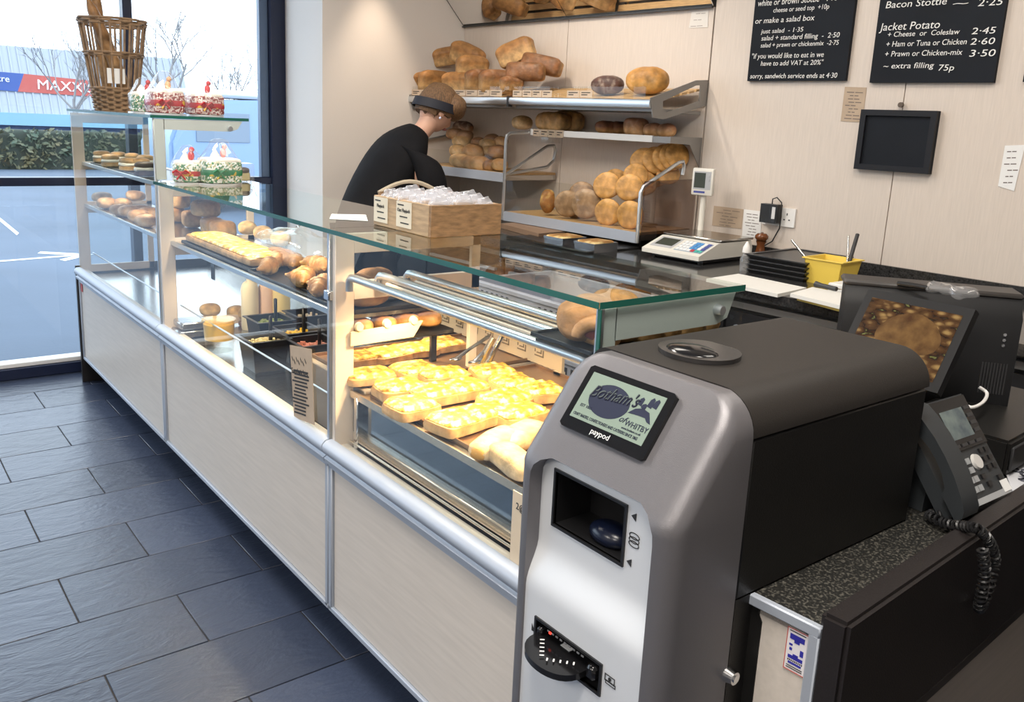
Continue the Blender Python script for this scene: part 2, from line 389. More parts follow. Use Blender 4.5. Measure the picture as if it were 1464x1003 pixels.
SW = mat('sign_white',(.85,.85,.85),.5)
text('sign_lettering', 'MAXXIS', .62, SW, bd, (7.38,40.33,2.02), (1,0,-.02), (0,0,1), ext=.02, sx=1.1)
text('sign_lettering', 'Centre', .40, SW, bd, (5.15,40.33,2.28), (1,0,-.02), (0,0,1), ext=.02)
# clipped hedge
hb = B(); rng = random.Random(3)
hb.blob((3.0,18.6,-.1),9.5,.5,.92,.3,.3,40,8)
hedge = obj('hedge', hb, mat('hedge_wood',(.03,.04,.03),.9), label='clipped dark green hedge along the far side of the car park', cat='hedge')
lb = B()
for i in range(5200):
    p = Vector((rng.uniform(-3,12.2), 18.1+rng.uniform(-.12,.25), rng.uniform(-.1,.84)))
    u = Vector((rng.uniform(-1,1),rng.uniform(-1,1),rng.uniform(-1,1))).normalized(); v = u.orthogonal().normalized(); s_ = rng.uniform(.05,.10)
    lb.quad(p-u*s_, p-v*s_*.6, p+u*s_, p+v*s_*.6)
obj('foliage', lb, mat('hedge_leaf',(.045,.10,.075),.6, vary=.8, vscale=3, col2=(.16,.13,.06)), hedge, kind='stuff', smooth=False)
# bare winter trees
BARK = mat('grey_bark', (.26,.25,.25), .9)
def tree(name, base, h, seed, label):
    rg = random.Random(seed); b = B(); tw = B()
    def grow(p, d, l, r, depth):
        q = p+d*l; k = (p+q)/2+Vector((rg.uniform(-1,1),rg.uniform(-1,1),0))*l*.06
        (b if depth < 2 else tw).tube([p,k,q],[r,r*.85,r*.7], 5 if depth < 2 else 3)
        if depth >= 5: return
        for _ in range(3 if depth else 5):
            e = (d+Vector((rg.uniform(-1,1),rg.uniform(-1,1),rg.uniform(-.15,.6)))*.75).normalized()
            grow(p+d*l*rg.uniform(.55,1), e, l*rg.uniform(.55,.8), r*.58, depth+1)
    grow(Vector(base), Vector((0,0,1)), h*.33, h*.012, 0)
    t = obj(name, b, BARK, label=label, cat='tree', group='bare trees beyond the car park')
    obj('branches', tw, BARK, t, kind='stuff')
for px, y, h, sd, lb_ in ((245,24,6.4,1,'bare winter tree behind the basket and cakes'), (335,21,4.6,5,'bare winter tree farthest right, over the blue van'), (112,26,5.2,9,'bare winter tree in front of the red shed sign')):
    p = ony(px,250,y); tree('bare_tree', (p.x,y,-.1), h, sd, lb_)
# van in the car park
p = ony(330,250,9.0); vx = p.x
van = thing('delivery_van', (vx,9.0,-.1), 'pale blue van parked outside, right of the grey case bracket', 'van')
VB = mat('van_blue',(.26,.38,.58),.3)
vb = B().prism([(vx-1.15,8.4,.2),(vx-1.15,8.4,1.0),(vx-.9,8.4,1.62),(vx+2.9,8.4,1.78),(vx+3.0,8.4,.2)],(0,1.6,0))
bmesh.ops.bevel(vb.bm, geom=vb.bm.edges[:], offset=.06, segments=2, affect='EDGES')
obj('body', vb, VB, van); obj('roof', B().box((vx-.8,8.45,1.68),(vx+2.85,9.95,1.80),.05), mat('van_roof',(.75,.78,.82),.3), van)
for a_, b2 in ((-.75,.1),(.3,1.4)): obj('side_window', B().box((vx+a_,8.385,1.0),(vx+b2,8.4,1.45),.004), mat('van_glass',(.20,.26,.34),.1), van)
for a_ in (-.55,2.2): obj('wheel', B().cyl((vx+a_,8.38,.2),(vx+a_,8.6,.2),.3,n=20), BLACK, van)
# ================================================================ the serve-over counter: three display cases
XF = .53; YA, YB, YC, YD = -.24, -1.72, -3.235, -4.25
KICK = mat('black_kick', (.012,.011,.011), .5)
TRAY = mat('baking_tray', (.42,.26,.15), .32, .75, vary=.35, vscale=9)
BTRAY = mat('black_tray', (.014,.014,.015), .3)
GREYP = mat('grey_green_panel', (.43,.47,.45), .38, bump=.03, bscale=200)
STRIP = mat('lamp_strip', (1,.80,.52), emit=6)
RAILP = [(.535,.584),(.514,.586),(.511,.598),(.519,.603),(.519,.610),(.507,.615),(.505,.626),(.507,.637),(.518,.647),(.535,.649)]
def side_panel(parent, y, top, holes, x1=.92, t=.016, m=INNER, name='side_panel'):
    """cream partition with cut-outs: front post and rails"""
    xs = .59; b = B(); z0 = .62
    b.box((XF+.004,y-t/2,z0),(xs,y+t/2,top),.002)
    zs = [z0]+[v for h in holes for v in h]+[top]
    for i in range(0,len(zs),2):
        if zs[i+1]-zs[i] > .002: b.box((xs-.002,y-t/2,zs[i]),(x1,y+t/2,zs[i+1]),.002)
    b.box((x1-.03,y-t/2,z0),(x1,y+t/2,top),.002)
    return obj(name, b, m, parent)
def case(y0, y1, label, top=1.225):
    """y0 far end, y1 near end"""
    t = thing('display_case', (XF,(y0+y1)/2,0), label, 'display case')
    g = .002
    obj('carcass', B().box((.56,y1+g,.14),(1.32,y0-g,.60),.003), mat('carcass_dark',(.05,.05,.05),.5), t)
    obj('plinth', B().box((.72,y1+g,0),(1.25,y0-g,.14)), KICK, t)
    obj('front_panel', B().box((XF+.002,y1+.022,.150),(.56,y0-.022,.570),.003), CREAMH, t)
    f = B()
    f.box((XF-.006,y1+g,.134),(.56,y0-g,.150),.002); f.box((XF-.006,y1+g,.568),(.56,y0-g,.586),.002)
    for a, b in ((y1+g,y1+.020),(y0-.020,y0-g)): f.box((XF-.006,a,.14),(.56,b,.575),.003)
    obj('panel_frame', f, ALU, t)
    obj('front_rail', B().prism([(x,y1+g,z) for x,z in RAILP], (0,y0-y1-2*g,0)), ALU, t, angle=60)
    obj('deck', B().box((.535,y1+g,.60),(1.32,y0-g,.612)), STEEL, t)
    obj('front_sill', B().box((.53,y1+g,.612),(.575,y0-g,.634),.003), mat('cream_sill',(.72,.66,.58),.35), t)
    obj('front_pane', B().box((XF,y1+.004,.648),(XF+.006,y0-.004,top-.012)), GLASS, t)
    xb = .912
    obj('top_pane', B().box((XF-.008,y1+.001,top-.011),(xb,y0-.001,top)), GTOP, t)
    e = B(); e.box((XF-.0095,y1,top-.0115),(XF-.008,y0,top+.0003)); 
    obj('pane_edge', e, GEDGE, t)
    p = B(); p.box((XF-.002,y1+.002,.63),(XF+.010,y1+.014,top-.012),.002); obj('corner_post', p, ALUL, t)
    obj('back_ledge', B().box((1.22,y1+g,.60),(1.32,y0-g,.70),.004), STEEL, t)
    return t
tall = case(YA, YB, 'tall glazed display case at the window end of the counter', 1.4785)
mid = case(YB, YC, 'middle glazed display case holding rolls, sauces and sandwich fillings')
hot = case(YC, YD, 'heated glazed display case full of cheese-topped slices, beside the grey kiosk')
def shelf(parent, y0, y1, z, x0=.585, x1=.90, m=None):
    s = obj('shelf', B().box((x0,y1+.012,z-.010),(x1,y0-.012,z)), m or STEEL, parent)
    obj('shelf_edge', B().box((x0-.012,y1+.012,z-.014),(x0,y0-.012,z+.004),.002), ALUL, s); return s
shelf(tall, YA, YB, 1.205); shelf(tall, YA, YB, .985); shelf(mid, YB, YC, .985)
side_panel(tall, YA-.012, 1.46, ((.66,.94),(1.0,1.17),(1.21,1.41)))
side_panel(mid, YB-.012, 1.212, ((.66,.93),(1.0,1.165)))
side_panel(hot, YC-.014, 1.212, ((.66,1.035),(1.085,1.16)), x1=1.0)
obj('end_panel', B().box((.515,YA,0),(1.34,YA+.022,.655),.002), mat('black_end_panel',(.02,.018,.018),.35), tall)
obj('end_pane', B().box((.53,YA-.003,.65),(.912,YA+.003,1.467)), GLASS, tall)
obj('end_sticker', B().box((.5285,YA-.062,.520),(.5305,YA-.03,.566)), mat('red_sticker',(.5,.06,.06),.5), tall)
def end_bracket(parent, y, z0, ztop, xb, name='end_bracket', zb=.06):
    b = B(); t = .006
    b.box((XF+.002,y-t,z0),(XF+.044,y+t,ztop),.002)
    b.prism([(XF+.04,y-t,ztop-zb),(xb-.05,y-t,ztop-zb),(xb-.02,y-t,ztop-zb+.01),(xb,y-t,ztop),(XF+.04,y-t,ztop)],(0,2*t,0))
    o = obj(name, b, GREYP, parent)
    obj('knob', B().cyl((xb-.055,y-t,ztop-.030),(xb-.055,y-.022,ztop-.030),.011,.009), ALUL, o); return o
end_bracket(tall, YB+.006, 1.23, 1.466, .885, zb=.042)
end_bracket(hot, YD+.012, .62, 1.212, .895)
obj('end_pane', B().box((XF-.006,YD-.004,.60),(.909,YD+.002,1.213)), GLASS, hot)
obj('pane_edge', B().box((XF-.008,YD-.0025,1.2135),(.912,YD-.001,1.2255)).box((XF-.0075,YD-.005,.64),(XF-.005,YD+.003,1.213)), GEDGE, hot)
obj('pane_edge', B().box((XF-.009,YB-.0015,1.467),(.912,YB,1.479)), GEDGE, tall)
# thin bright strips along the shelf supports
for y0, y1, t in ((YA,YB,tall),(YB,YC,mid)): obj('ticket_wire', B().tube([(.60,y0-.03,.725),(.60,y1+.03,.725)],.0035,6), ALUL, t)
# heated case: chrome carrying tubes, deck, mirror-finish riser
for i, x in enumerate((.563,.649,.737)):
    tb = B().tube([(x,YC-.045,1.065),(x,YC-.045,1.092),(x,YC-.055,1.101),(x,YC-.075,1.103),(x,YD+.075,1.103),(x,YD+.055,1.101),(x,YD+.045,1.092),(x,YD+.045,1.065)],.0105,12)
    obj('carrying_tube', tb, ALUL, hot)
for x in (.649,.737): obj('lamp_bar', B().box((x-.011,YC-.10,1.076),(x+.011,YD+.10,1.091),.002), INNER, hot)
obj('heated_deck', B().box((.578,YC-.03,.775),(1.20,YD+.02,.787),.002), STEEL, hot)
obj('deck_riser', B().box((.590,YC-.05,.675),(.594,YD+.10,.772)), mat('mirror_riser',(.22,.26,.30),.08,1), hot)
obj('riser_trim', B().box((.574,YC-.03,.770),(.580,YD+.02,.790),.001).box((.576,YC-.05,.650),(.600,YD+.08,.676),.003).tube([(.566,YC-.05,.652),(.566,YD+.12,.652)],.003,6), mat('warm_steel',(.70,.60,.48),.25,.9), hot)
obj('riser_post', B().box((.572,YC-.055,.63),(.60,YC-.075,.78),.003).box((.572,YD+.06,.63),(.60,YD+.08,.78),.003), CHROME, hot)
tk = obj('ticket_strip', B().box((.5365,-4.075,.618),(.5385,-4.028,.800)), mat('cream_ticket',(.80,.62,.46),.6), hot)
text('ticket_lettering', '2@', .020, INK, tk, (.5358,-4.040,.765), (0,-1,0), (0,0,1))
# ---------------------------------------------------------------- lights of the cases
LW = (1,.70,.36)
for k in range(4): lamp('heat_lamp', 'SPOT', (.70,-3.40-.22*k,1.072), 11, LW, .03, target=(.78,-3.40-.22*k,0), spot=150, blend=.5)
for y in (-1.95,-2.4,-2.85): lamp('case_light', 'SPOT', (.62,y,1.20), 5, (1,.78,.50), .012, target=(.76,y,.9), spot=140, blend=.6)
for y in (-1.95,-2.4,-2.85): lamp('case_light', 'SPOT', (.63,y,.968), 5, (1,.78,.50), .012, target=(.76,y,.5), spot=150, blend=.6)
lamp('heat_lamp', 'SPOT', (.86,-3.09,.965), 6, LW, .02, target=(.86,-3.09,0), spot=150, blend=.5)
lamp('case_light', 'SPOT', (.60,-3.36,1.16), 1.6, (1,.72,.42), .012, target=(.57,-3.25,.7), spot=120, blend=.6)
for y in (-.6,-1.2): lamp('case_light', 'SPOT', (.64,y,1.19), 4.5, (1,.80,.55), .012, target=(.74,y,.9), spot=150, blend=.6); lamp('case_light', 'SPOT', (.62,y,1.45), 4, (1,.84,.62), .012, target=(.76,y,1.1), spot=140, blend=.6)
# seams: aluminium clips on the joint between middle and heated case
obj('glass_clip', B().box((XF-.008,YC-.006,1.035),(XF+.014,YC+.022,1.06),.002), CHROME, mid)
# menu card on the glass, at the joint
mc = thing('menu_card', (XF-.01,-2.98,.66), 'tall beige menu card headed Sandwiches, hung on the middle case glass', 'menu card')
q = [onx(x,y,XF-.004) for x,y in ((415,493),(446,499),(450,607),(421,596))]
obj('card', B().prism(q,(-.0015,0,0)), KRAFT, mc)
u = (q[1]-q[0]).normalized(); v = Vector((0,0,-1)); wd = (q[1]-q[0]).length
text('card_heading', 'Sandwiches', wd*.165, INK, mc, q[0]+u*wd*.08+v*.082+Vector((-.002,0,0)), u, -v)
lb = B(); rg = random.Random(5); chh = (q[3]-q[0]).length/.335
for k in range(13):
    a = rg.uniform(.12,.25); e = rg.uniform(.72,.9); z = .108+k*.0165
    p = q[0]+u*wd*a+v*z*chh+Vector((-.0022,0,0)); lb.prism([p,p+u*wd*(e-a),p+u*wd*(e-a)+v*.005,p+v*.005],(-.0003,0,0))
for k in range(7): 
    p = q[0]+u*wd*(.1+.1*k)+v*(.03+.008*(k%2))+Vector((-.0022,0,0)); lb.prism([p,p+u*wd*.07+v*.012,p+u*wd*.06+v*.016,p+v*.005],(-.0003,0,0))
obj('small_print', lb, INK, mc)
# ================================================================ baked goods in the counter
def deform(seed, amp, fr=14):
    o = Vector((seed*3.7,seed*1.3,seed*.7))
    def f(p):
        n = p.normalized() if p.length > 1e-6 else Vector((0,0,1))
        return p + n*amp*(noise.noise(p*fr+o))
    return f
CRUST = bread('pastry_crust', (.62,.40,.20), (.55,.30,.11), bump=.2)
def cheese():
    m = mat('melted_cheese', (.85,.60,.10), .4)
    N = m.node_tree.nodes; L = m.node_tree.links; b = N['Principled BSDF']; tc = N.new('ShaderNodeTexCoord')
    n = N.new('ShaderNodeTexNoise'); n.inputs['Scale'].default_value = 38; n.inputs['Detail'].default_value = 4; L.new(tc.outputs['Object'], n.inputs[0])
    r = N.new('ShaderNodeValToRGB'); e = r.color_ramp.elements
    e[0].position = .36; e[0].color = (.50,.19,.02,1); e[1].position = .64; e[1].color = (.92,.78,.42,1); k = r.color_ramp.elements.new(.5); k.color = (.85,.52,.05,1)
    L.new(n.outputs[0], r.inputs[0]); L.new(r.outputs[0], b.inputs['Base Color'])
    n2 = N.new('ShaderNodeTexNoise'); n2.inputs['Scale'].default_value = 90; L.new(tc.outputs['Object'], n2.inputs[0])
    bp = N.new('ShaderNodeBump'); bp.inputs['Strength'].default_value = .6; bp.inputs['Distance'].default_value = .006; L.new(n2.outputs[0], bp.inputs['Height']); L.new(bp.outputs[0], b.inputs['Normal'])
    return m
CHEESE = cheese()
def mk_slice(seed, lx=.080, ly=.062):
    def f():
        t = thing('savoury_slice', (0,0,0), '', 'pastry', 'cheese-topped slices in the heated case')
        obj('crust', B().blob((0,0,.0150),lx,ly,.0150,.45,.35,24,8,deform(seed,.005,25)), CRUST, t, world=False)
        def g(p):
            q = Vector(p); h = .006*noise.noise(Vector((p.x*60+seed,p.y*60,0)))+.004*noise.noise(Vector((p.x*130,p.y*130+seed,3)))
            if p.z > 0: q.z += h
            q.x *= 1+.08*noise.noise(Vector((p.y*50,seed,0))); q.y *= 1+.08*noise.noise(Vector((p.x*50,seed,5))); return q
        obj('cheese_topping', B().blob((0,0,.0275),lx*.93,ly*.92,.0080,.7,.45,28,10,g), CHEESE, t, world=False); return t
    return f
def bake_tray(name, c, sx, sy, label, m=TRAY, rim=.012):
    t = B(); x,y,z = c
    t.box((x-sx/2,y-sy/2,z),(x+sx/2,y+sy/2,z+.003))
    for a,b in (((x-sx/2,y-sy/2),(x+sx/2,y-sy/2+.005)),((x-sx/2,y+sy/2-.005),(x+sx/2,y+sy/2)),((x-sx/2,y-sy/2),(x-sx/2+.005,y+sy/2)),((x+sx/2-.005,y-sy/2),(x+sx/2,y+sy/2))):
        t.box((a[0],a[1],z),(b[0],b[1],z+rim),.001)
    return obj(name, t, m, label=label, cat='tray')
bake_tray('baking_tray', (.885,-3.66,.7875), .57, .66, 'large copper-brown baking tray on the heated deck, nearest the front glass')
bake_tray('baking_tray', (.91,-3.11,.793), .58, .36, 'copper-brown baking tray beyond the partition, holding the far slices')
obj('tray_support', B().box((.60,-3.30,.612),(1.22,-2.92,.793),.003), mat('tray_box',(.30,.24,.18),.5), label='plain riser box under the far baking tray', cat='riser')
main = [(572,556,20),(588,582,28),(634,537,18),(622,563,24),(662,556,30),(650,603,34),(688,593,30),(704,533,12),(722,572,24),(733,549,20),(742,592,30),(772,560,10)]
desc = ['at the far left corner of the main tray','with a rounded end, by the front glass','in the far row, in front of the tongs','centre left of the main tray','centre of the main tray','large, right at the front edge','just behind the large front slice','below the tongs, at the far side','right of centre on the main tray','flat and browned, right of the tongs','nearest the kiosk, second row','partly hidden behind the kiosk screen corner']
for i, (px,py,a) in enumerate(main):
    p = onz(px,py,.812)
    put('slice%d' % (i%4), mk_slice(i%4,*((.080,.062),(.072,.066),(.084,.058),(.076,.064))[i%4]), (p.x,p.y,.7912), (0,0,R(a-25)), 'cheese-topped pastry slice '+desc[i], (.86,.86,1.15))
far = [(527,536),(592,528),(513,511),(553,506),(593,499),(633,491)]
fdesc = ['front left','front right','back row, far left','back row, second from left','back row, third from left','back row, under the tongs']
for i, (px,py) in enumerate(far):
    p = onz(px,py,.815); put('slice%d' % (i%4), None, (p.x,p.y,.7972), (0,0,R((-8,5,0,8,-5,3)[i])), 'cheese-topped pastry slice on the far tray, '+fdesc[i], .9)
def mk_roll():
    t = thing('sausage_roll', (0,0,0), '', 'pastry', 'pale pastry rolls in the heated case')
    b = B().blob((0,0,.024),.085,.036,.024,.7,.5,24,10,deform(4,.006,25))
    obj('pastry', b, bread('pale_pastry',(.75,.58,.38),(.70,.48,.24)), t, world=False)
    obj('filling', B().blob((.078,0,.022),.009,.022,.014,.8,.8,12,6).blob((-.078,0,.022),.009,.022,.014,.8,.8,12,6), mat('filling',(.62,.33,.08),.6), t, world=False); return t
for (px,py,a,l) in ((712,634,20,'pale unbrowned pastry roll at the near end of the main tray'),(748,624,20,'pale pastry roll behind the near one, by the kiosk'),(733,660,80,'orange-topped pastry lying at the kiosk end of the tray')):
    p = onz(px,py,.812); put('saus', mk_roll, (p.x,p.y,.7912), (0,0,R(a)), l)
# serving tongs lying across the far tray
tg = thing('serving_tongs', (1.0,-3.2,.84), 'pair of steel serving tongs resting across the far tray', 'tongs')
a0 = ony(700,478,-3.30); 
for dx in (0,1):
    s = [onz(652+dx*26,513+dx*4,.845), onz(672+dx*20,498+dx*4,.865), onz(700+dx*4,480+dx*2,.90)]
    b = B().tube(s,[.006,.005,.006],8); b.blob(s[0],.022,.010,.005,1,1,12,6); obj('tongs_arm', b, STEEL, tg)
tg2 = thing('serving_tongs', onz(690,520,.82), 'second steel tongs standing upright beside the far tray', 'tongs')
for dx in (0,13):
    s = [onz(684+dx,524-dx*.3,.82), onz(694+dx,505-dx*.3,.86), onz(706+dx,483-dx*.4,.905)]
    obj('tongs_arm', B().tube(s,[.009,.007,.008],8), STEEL, tg2)
# lattice back screen and pastries seen through the partition
lat = thing('lattice_screen', (1.12,-2.95,.74), 'beige screen with square spiral cut-outs, standing behind the far tray', 'screen')
LATM = mat('lattice_beige',(.50,.40,.28),.5)
L0, L1 = -2.70, -3.45
obj('screen_panel', B().box((1.17,L1,.80),(1.18,L0,.93)), LATM, lat)
lb = B()
for k in range(8):
    for j in range(2):
        y = L0-.05-.085*k; z = .845+.055*j
        for s_, w_ in ((.021,.004),(.011,.004)):
            for a,b in (((y-s_,z-s_),(y+s_,z-s_+w_)),((y-s_,z+s_-w_),(y+s_,z+s_)),((y-s_,z-s_),(y-s_+w_,z+s_)),((y+s_-w_,z-s_+.012),(y+s_,z+s_))):
                lb.box((1.1685,a[0],a[1]),(1.1702,b[0],b[1]))
obj('spiral_slot', lb, mat('lattice_slot',(.16,.12,.08),.7), lat, kind='stuff')
obj('screen_rail', B().box((1.165,L1,.93),(1.185,L0,.94),.002), BTRAY, lat)
obj('screen_foot', B().box((1.165,L0-.03,.612),(1.185,L0,.80)).box((1.165,L1,.612),(1.185,L1+.03,.80)), LATM, lat)
led = thing('ticket_ledge', (.66,-3.29,.90), 'cream ticket ledge with three round studs, fixed inside the partition', 'ledge')
obj('ledge_strip', B().prism([(.575,-3.262,.912),(.77,-3.262,.915),(.80,-3.262,.958),(.575,-3.262,.950)],(0,-.006,0)), mat('ledge_cream',(.80,.66,.44),.4), led)
for x in (.60,.685,.77): obj('stud', B().cyl((x,-3.262,.962),(x,-3.272,.962),.013,.011,14), mat('ledge_cream',(.80,.66,.44),.4), led)
bake_tray('baking_tray', (.78,-3.05,.9855), .34, .34, 'black tray on the middle case shelf, at its heated end', BTRAY)
GOLD = bread('golden_pastry', (.58,.31,.11), (.50,.22,.06), patch=(.75,.52,.25))
def mk_cinn():
    b = B().blob((0,0,.03),.062,.036,.03,.8,.8,20,10,deform(2,.007,22)); t = thing('filled_pastry',(0,0,0),'','pastry','filled pastries at the heated end of the middle shelf')
    obj('pastry', b, bread('tan_pastry',(.58,.32,.13),(.42,.19,.06)), t, world=False); obj('filling', B().blob((.055,0,.030),.012,.018,.015,1,1,12,8), mat('dark_filling',(.10,.035,.02),.5), t, world=False); return t
for i,(px,py) in enumerate(((503,385),(535,380),(525,398))):
    p = ony(px,py,(-3.08,-3.02,-3.16)[i]); put('cinn', mk_cinn, (p.x,p.y,(1.012,1.012,.990)[i]), (0,0,R((160,190,170)[i])), 'tan filled pastry seen through the partition window, '+('left one','right one','lowest one')[i])
for i in range(4):
    put('cinn', mk_cinn, (.64+.072*i,-3.20,.792+.13), (0,0,R(85+8*i)), 'golden pastry on the narrow rack behind the cream studs, %s from the post' % ORD[i], .8)
obj('pastry_rack', B().box((.60,-3.25,.905),(.92,-3.15,.918),.002).box((.60,-3.16,.797),(.62,-3.15,.905)).box((.90,-3.16,.797),(.92,-3.15,.905)), BTRAY, label='narrow black rack carrying a row of golden pastries', cat='rack')
# big glazed bun on a black tray, near end of the heated case
def mk_swirl():
    t = thing('glazed_bun',(0,0,0),'','bun'); pts = []
    b = B().blob((0,0,.048),.062,.060,.048,.75,.8,26,14,lambda p: Vector((p.x,p.y,p.z))*(1+.06*math.sin(p.x*75+p.z*40)))
    obj('dough', b, bread('glazed_dough',(.62,.33,.15),(.58,.26,.10)), t, world=False)
    obj('filling', B().blob((.012,-.058,.030),.030,.008,.016,1,1,16,8), mat('jam_filling',(.22,.05,.04),.4), t, world=False)
    arc = [Vector((.012+.043*math.cos(a),-.056-.006,.024+.032*math.sin(a))) for a in [PI*k/12 for k in range(13)]]
    obj('dough_fold', B().tube(arc,[.010+.006*math.sin(PI*k/12) for k in range(13)],10), bread('glazed_dough',(.62,.33,.15),(.58,.26,.10)), t, world=False); return t
p = ony(812,487,-4.08)
put('swirl', mk_swirl, (.612,-4.140,1.125), (0,0,R(-38)), 'large glazed swirl bun on a black tray at the near end of the heated case', (1.0,1.0,.86))
put('swirl', mk_swirl, (.72,-4.09,1.125), (0,0,R(40)), 'second glazed swirl bun, behind the large one', .8)
bake_tray('baking_tray', (.655,-4.125,1.1185), .21, .17, 'small black tray lying on the chrome tubes', BTRAY, .008)
# cinnamon swirls seen over the kiosk through the end pane
for i in range(6): put('cinn', mk_cinn, (.60+.055*i,-4.165+.012*(i%2),1.121 if i < 2 else 1.107), (R(8),0,R(80+6*i)), 'brown pastry under the grey end bracket, %s from the front glass' % ORD[i], (1.0,.75,1.05))
bake_tray('baking_tray', (.83,-4.16,1.105), .20, .12, 'black tray under the row of brown pastries by the end pane', BTRAY, .006)
# ---------------------------------------------------------------- middle case
LOAFC = bread('small_loaf', (.60,.40,.20), (.42,.22,.08))
def mk_small():
    return obj('small_loaf', B().blob((0,0,.038),.062,.042,.038,.6,.6,22,12,deform(6,.006,20)), LOAFC, label='', cat='bread', group='loaves on the middle case shelf', world=False)
for i,(px,py,z) in enumerate(((252,327,.986),(274,328,.986),(303,327,.986),(318,328,.986),(254,311,1.052),(294,314,1.052))):
    p = onz(px,py,z+.035); q = onx(px,py,.79)
    put('small', mk_small, (q.x,q.y,z), (0,0,R(70+11*i)), ('small brown loaf on the middle shelf, first from the partition','small brown loaf on the middle shelf, second from the partition','small brown loaf on the middle shelf, third from the partition','small brown loaf on the middle shelf, fourth from the partition','small loaf stacked on top, next to the partition','small loaf stacked on top, farther from the partition')[i])
qt = thing('quiche_slab', (.69,-2.12,.99), 'large rectangular cheese-topped flan on the middle case shelf', 'flan')
obj('pastry_case', B().box((.60,-2.50,1.0),(.745,-1.83,1.030),.012,seg=2), CRUST, qt)
obj('cheese_topping', B().blob((.672,-2.165,1.031),.068,.330,.010,.6,.3,40,8,deform(3,.010,30)), CHEESE, qt)
obj('tray', B().box((.595,-2.52,.987),(.76,-1.80,1.0),.002), BTRAY, qt)
def mk_bun(name, m, rx=.05, ry=.04, rz=.028, seed=1, group=None, e=.85):
    def f(): return obj(name, B().blob((0,0,rz),rx,ry,rz,e,.9,20,10,deform(seed,.005,22)), m, label='', cat='bun' if 'bun' in name else 'bread', group=group, world=False)
    return f
BAGG = 'rolls in a clear bag on the middle shelf'
for i,(px,py) in enumerate(((354,331),(376,328),(401,326))):
    q = onx(px,py,.80); put('bagroll', mk_bun('bread_roll', bread('pale_roll',(.72,.52,.30),(.60,.36,.16)),.055,.036,.026,5,BAGG), (q.x,q.y,1.035), (0,0,R(75)), 'pale soft roll in the clear bag, %s from the partition' % ORD[i])
q = onx(402,346,.74); bag0 = put('longroll', mk_bun('long_roll', bread('brown_roll',(.55,.32,.14),(.32,.14,.05)),.11,.042,.030,7), (q.x,q.y,.988), (0,0,R(88)), 'long brown roll under the bagged rolls on the middle shelf')
obj('bread_bag', B().blob((.795,-2.46,1.045),.085,.28,.062,.8,.7,30,14,deform(9,.03,18)), FILM, label='crumpled clear plastic bread bag on the middle shelf', cat='bag')
CRO = bread('croissant_crust', (.66,.42,.17), (.44,.19,.05), patch=(.82,.62,.36), z0=.25, z1=.6)
def mk_cro():
    b = B(); n = 31; pts = []; rad = []
    for k in range(n):
        a = (k/(n-1)-.5)*2; pts.append((a*.075, .028*a*a-.01, .026)); rad.append(max(.006,.029*(1-abs(a)**2.2))*(.80+.30*abs(math.sin(k*PI/30*7))))
    b.tube(pts, rad, 12); return obj('croissant', b, CRO, label='', cat='croissant', group='croissants on the black tray in the middle case', world=False)
bake_tray('baking_tray', (.72,-2.82,.9865), .26, .62, 'black tray of croissants on the middle case shelf', BTRAY, .010)
for i,(px,py,x,a,d) in enumerate(((381,402,.63,60,'lowest left, at the tray end'),(393,388,.70,70,'upper left'),(418,385,.74,80,'upper row, second'),(440,384,.76,60,'upper row, third'),(433,402,.66,75,'centre of the tray'),(428,420,.63,85,'low at the front edge'),(453,379,.73,95,'right, next to the metal joint'),(451,432,.615,70,'pale, lowest at the metal joint'),(458,411,.65,50,'right, below the clip'))):
    q = onx(px,py,x); put('cro', mk_cro, (q.x,q.y,max(.990,q.z-.026)), (0,0,R(a)), 'golden croissant '+d+' of the black tray' if 'tray' not in d else 'golden croissant '+d, 1.0)
# sandwich counter below
def mk_pan(fill, fm, label):
    t = thing('food_pan',(0,0,0),label,'food pan','black food pans in the middle case')
    b = B(); o = .078; i_ = .066; z = .115
    b.frame([(-o,-o,z),(o,-o,z),(o,o,z),(-o,o,z)],[(-i_,-i_,z),(i_,-i_,z),(i_,i_,z),(-i_,i_,z)],(0,0,-.004))
    for sx,sy in ((1,0),(-1,0),(0,1),(0,-1)):
        w0,w1 = .055,.068
        if sx: b.quad((sx*w1,-w1,z-.002),(sx*w1,w1,z-.002),(sx*w0,w0,0),(sx*w0,-w0,0))
        else: b.quad((-w1,sy*w1,z-.002),(w1,sy*w1,z-.002),(w0,sy*w0,0),(-w0,sy*w0,0))
    b.box((-.055,-.055,0),(.055,.055,.003)); obj('pan', b, BTRAY, t, world=False)
    f = B(); rg = random.Random(len(label))
    for _ in range(70):
        a = Vector((rg.uniform(-.055,.055),rg.uniform(-.055,.055),.083+rg.uniform(0,.014)))
        f.box(a-Vector((.009,.004,.004)),a+Vector((.009,.004,.004)),rot=Matrix.Rotation(rg.uniform(0,3),3,'Z'))
    f.box((-.06,-.06,.06),(.06,.06,.082)); obj(fill, f, fm, t, kind='stuff', world=False, smooth=False)
    obj('spoon_handle', B().box((.02,-.006,.08),(.032,.006,.19),.003), BLACK, t, world=False); return t
FC = {'cheese':mat('grated_cheese',(.88,.74,.42),.6),'sweetcorn':mat('sweetcorn',(.88,.58,.04),.4),'ham':mat('chopped_ham',(.66,.28,.22),.5),'tuna':mat('tuna_mix',(.62,.50,.36),.6),'salad':mat('salad_leaf',(.28,.34,.10),.5)}
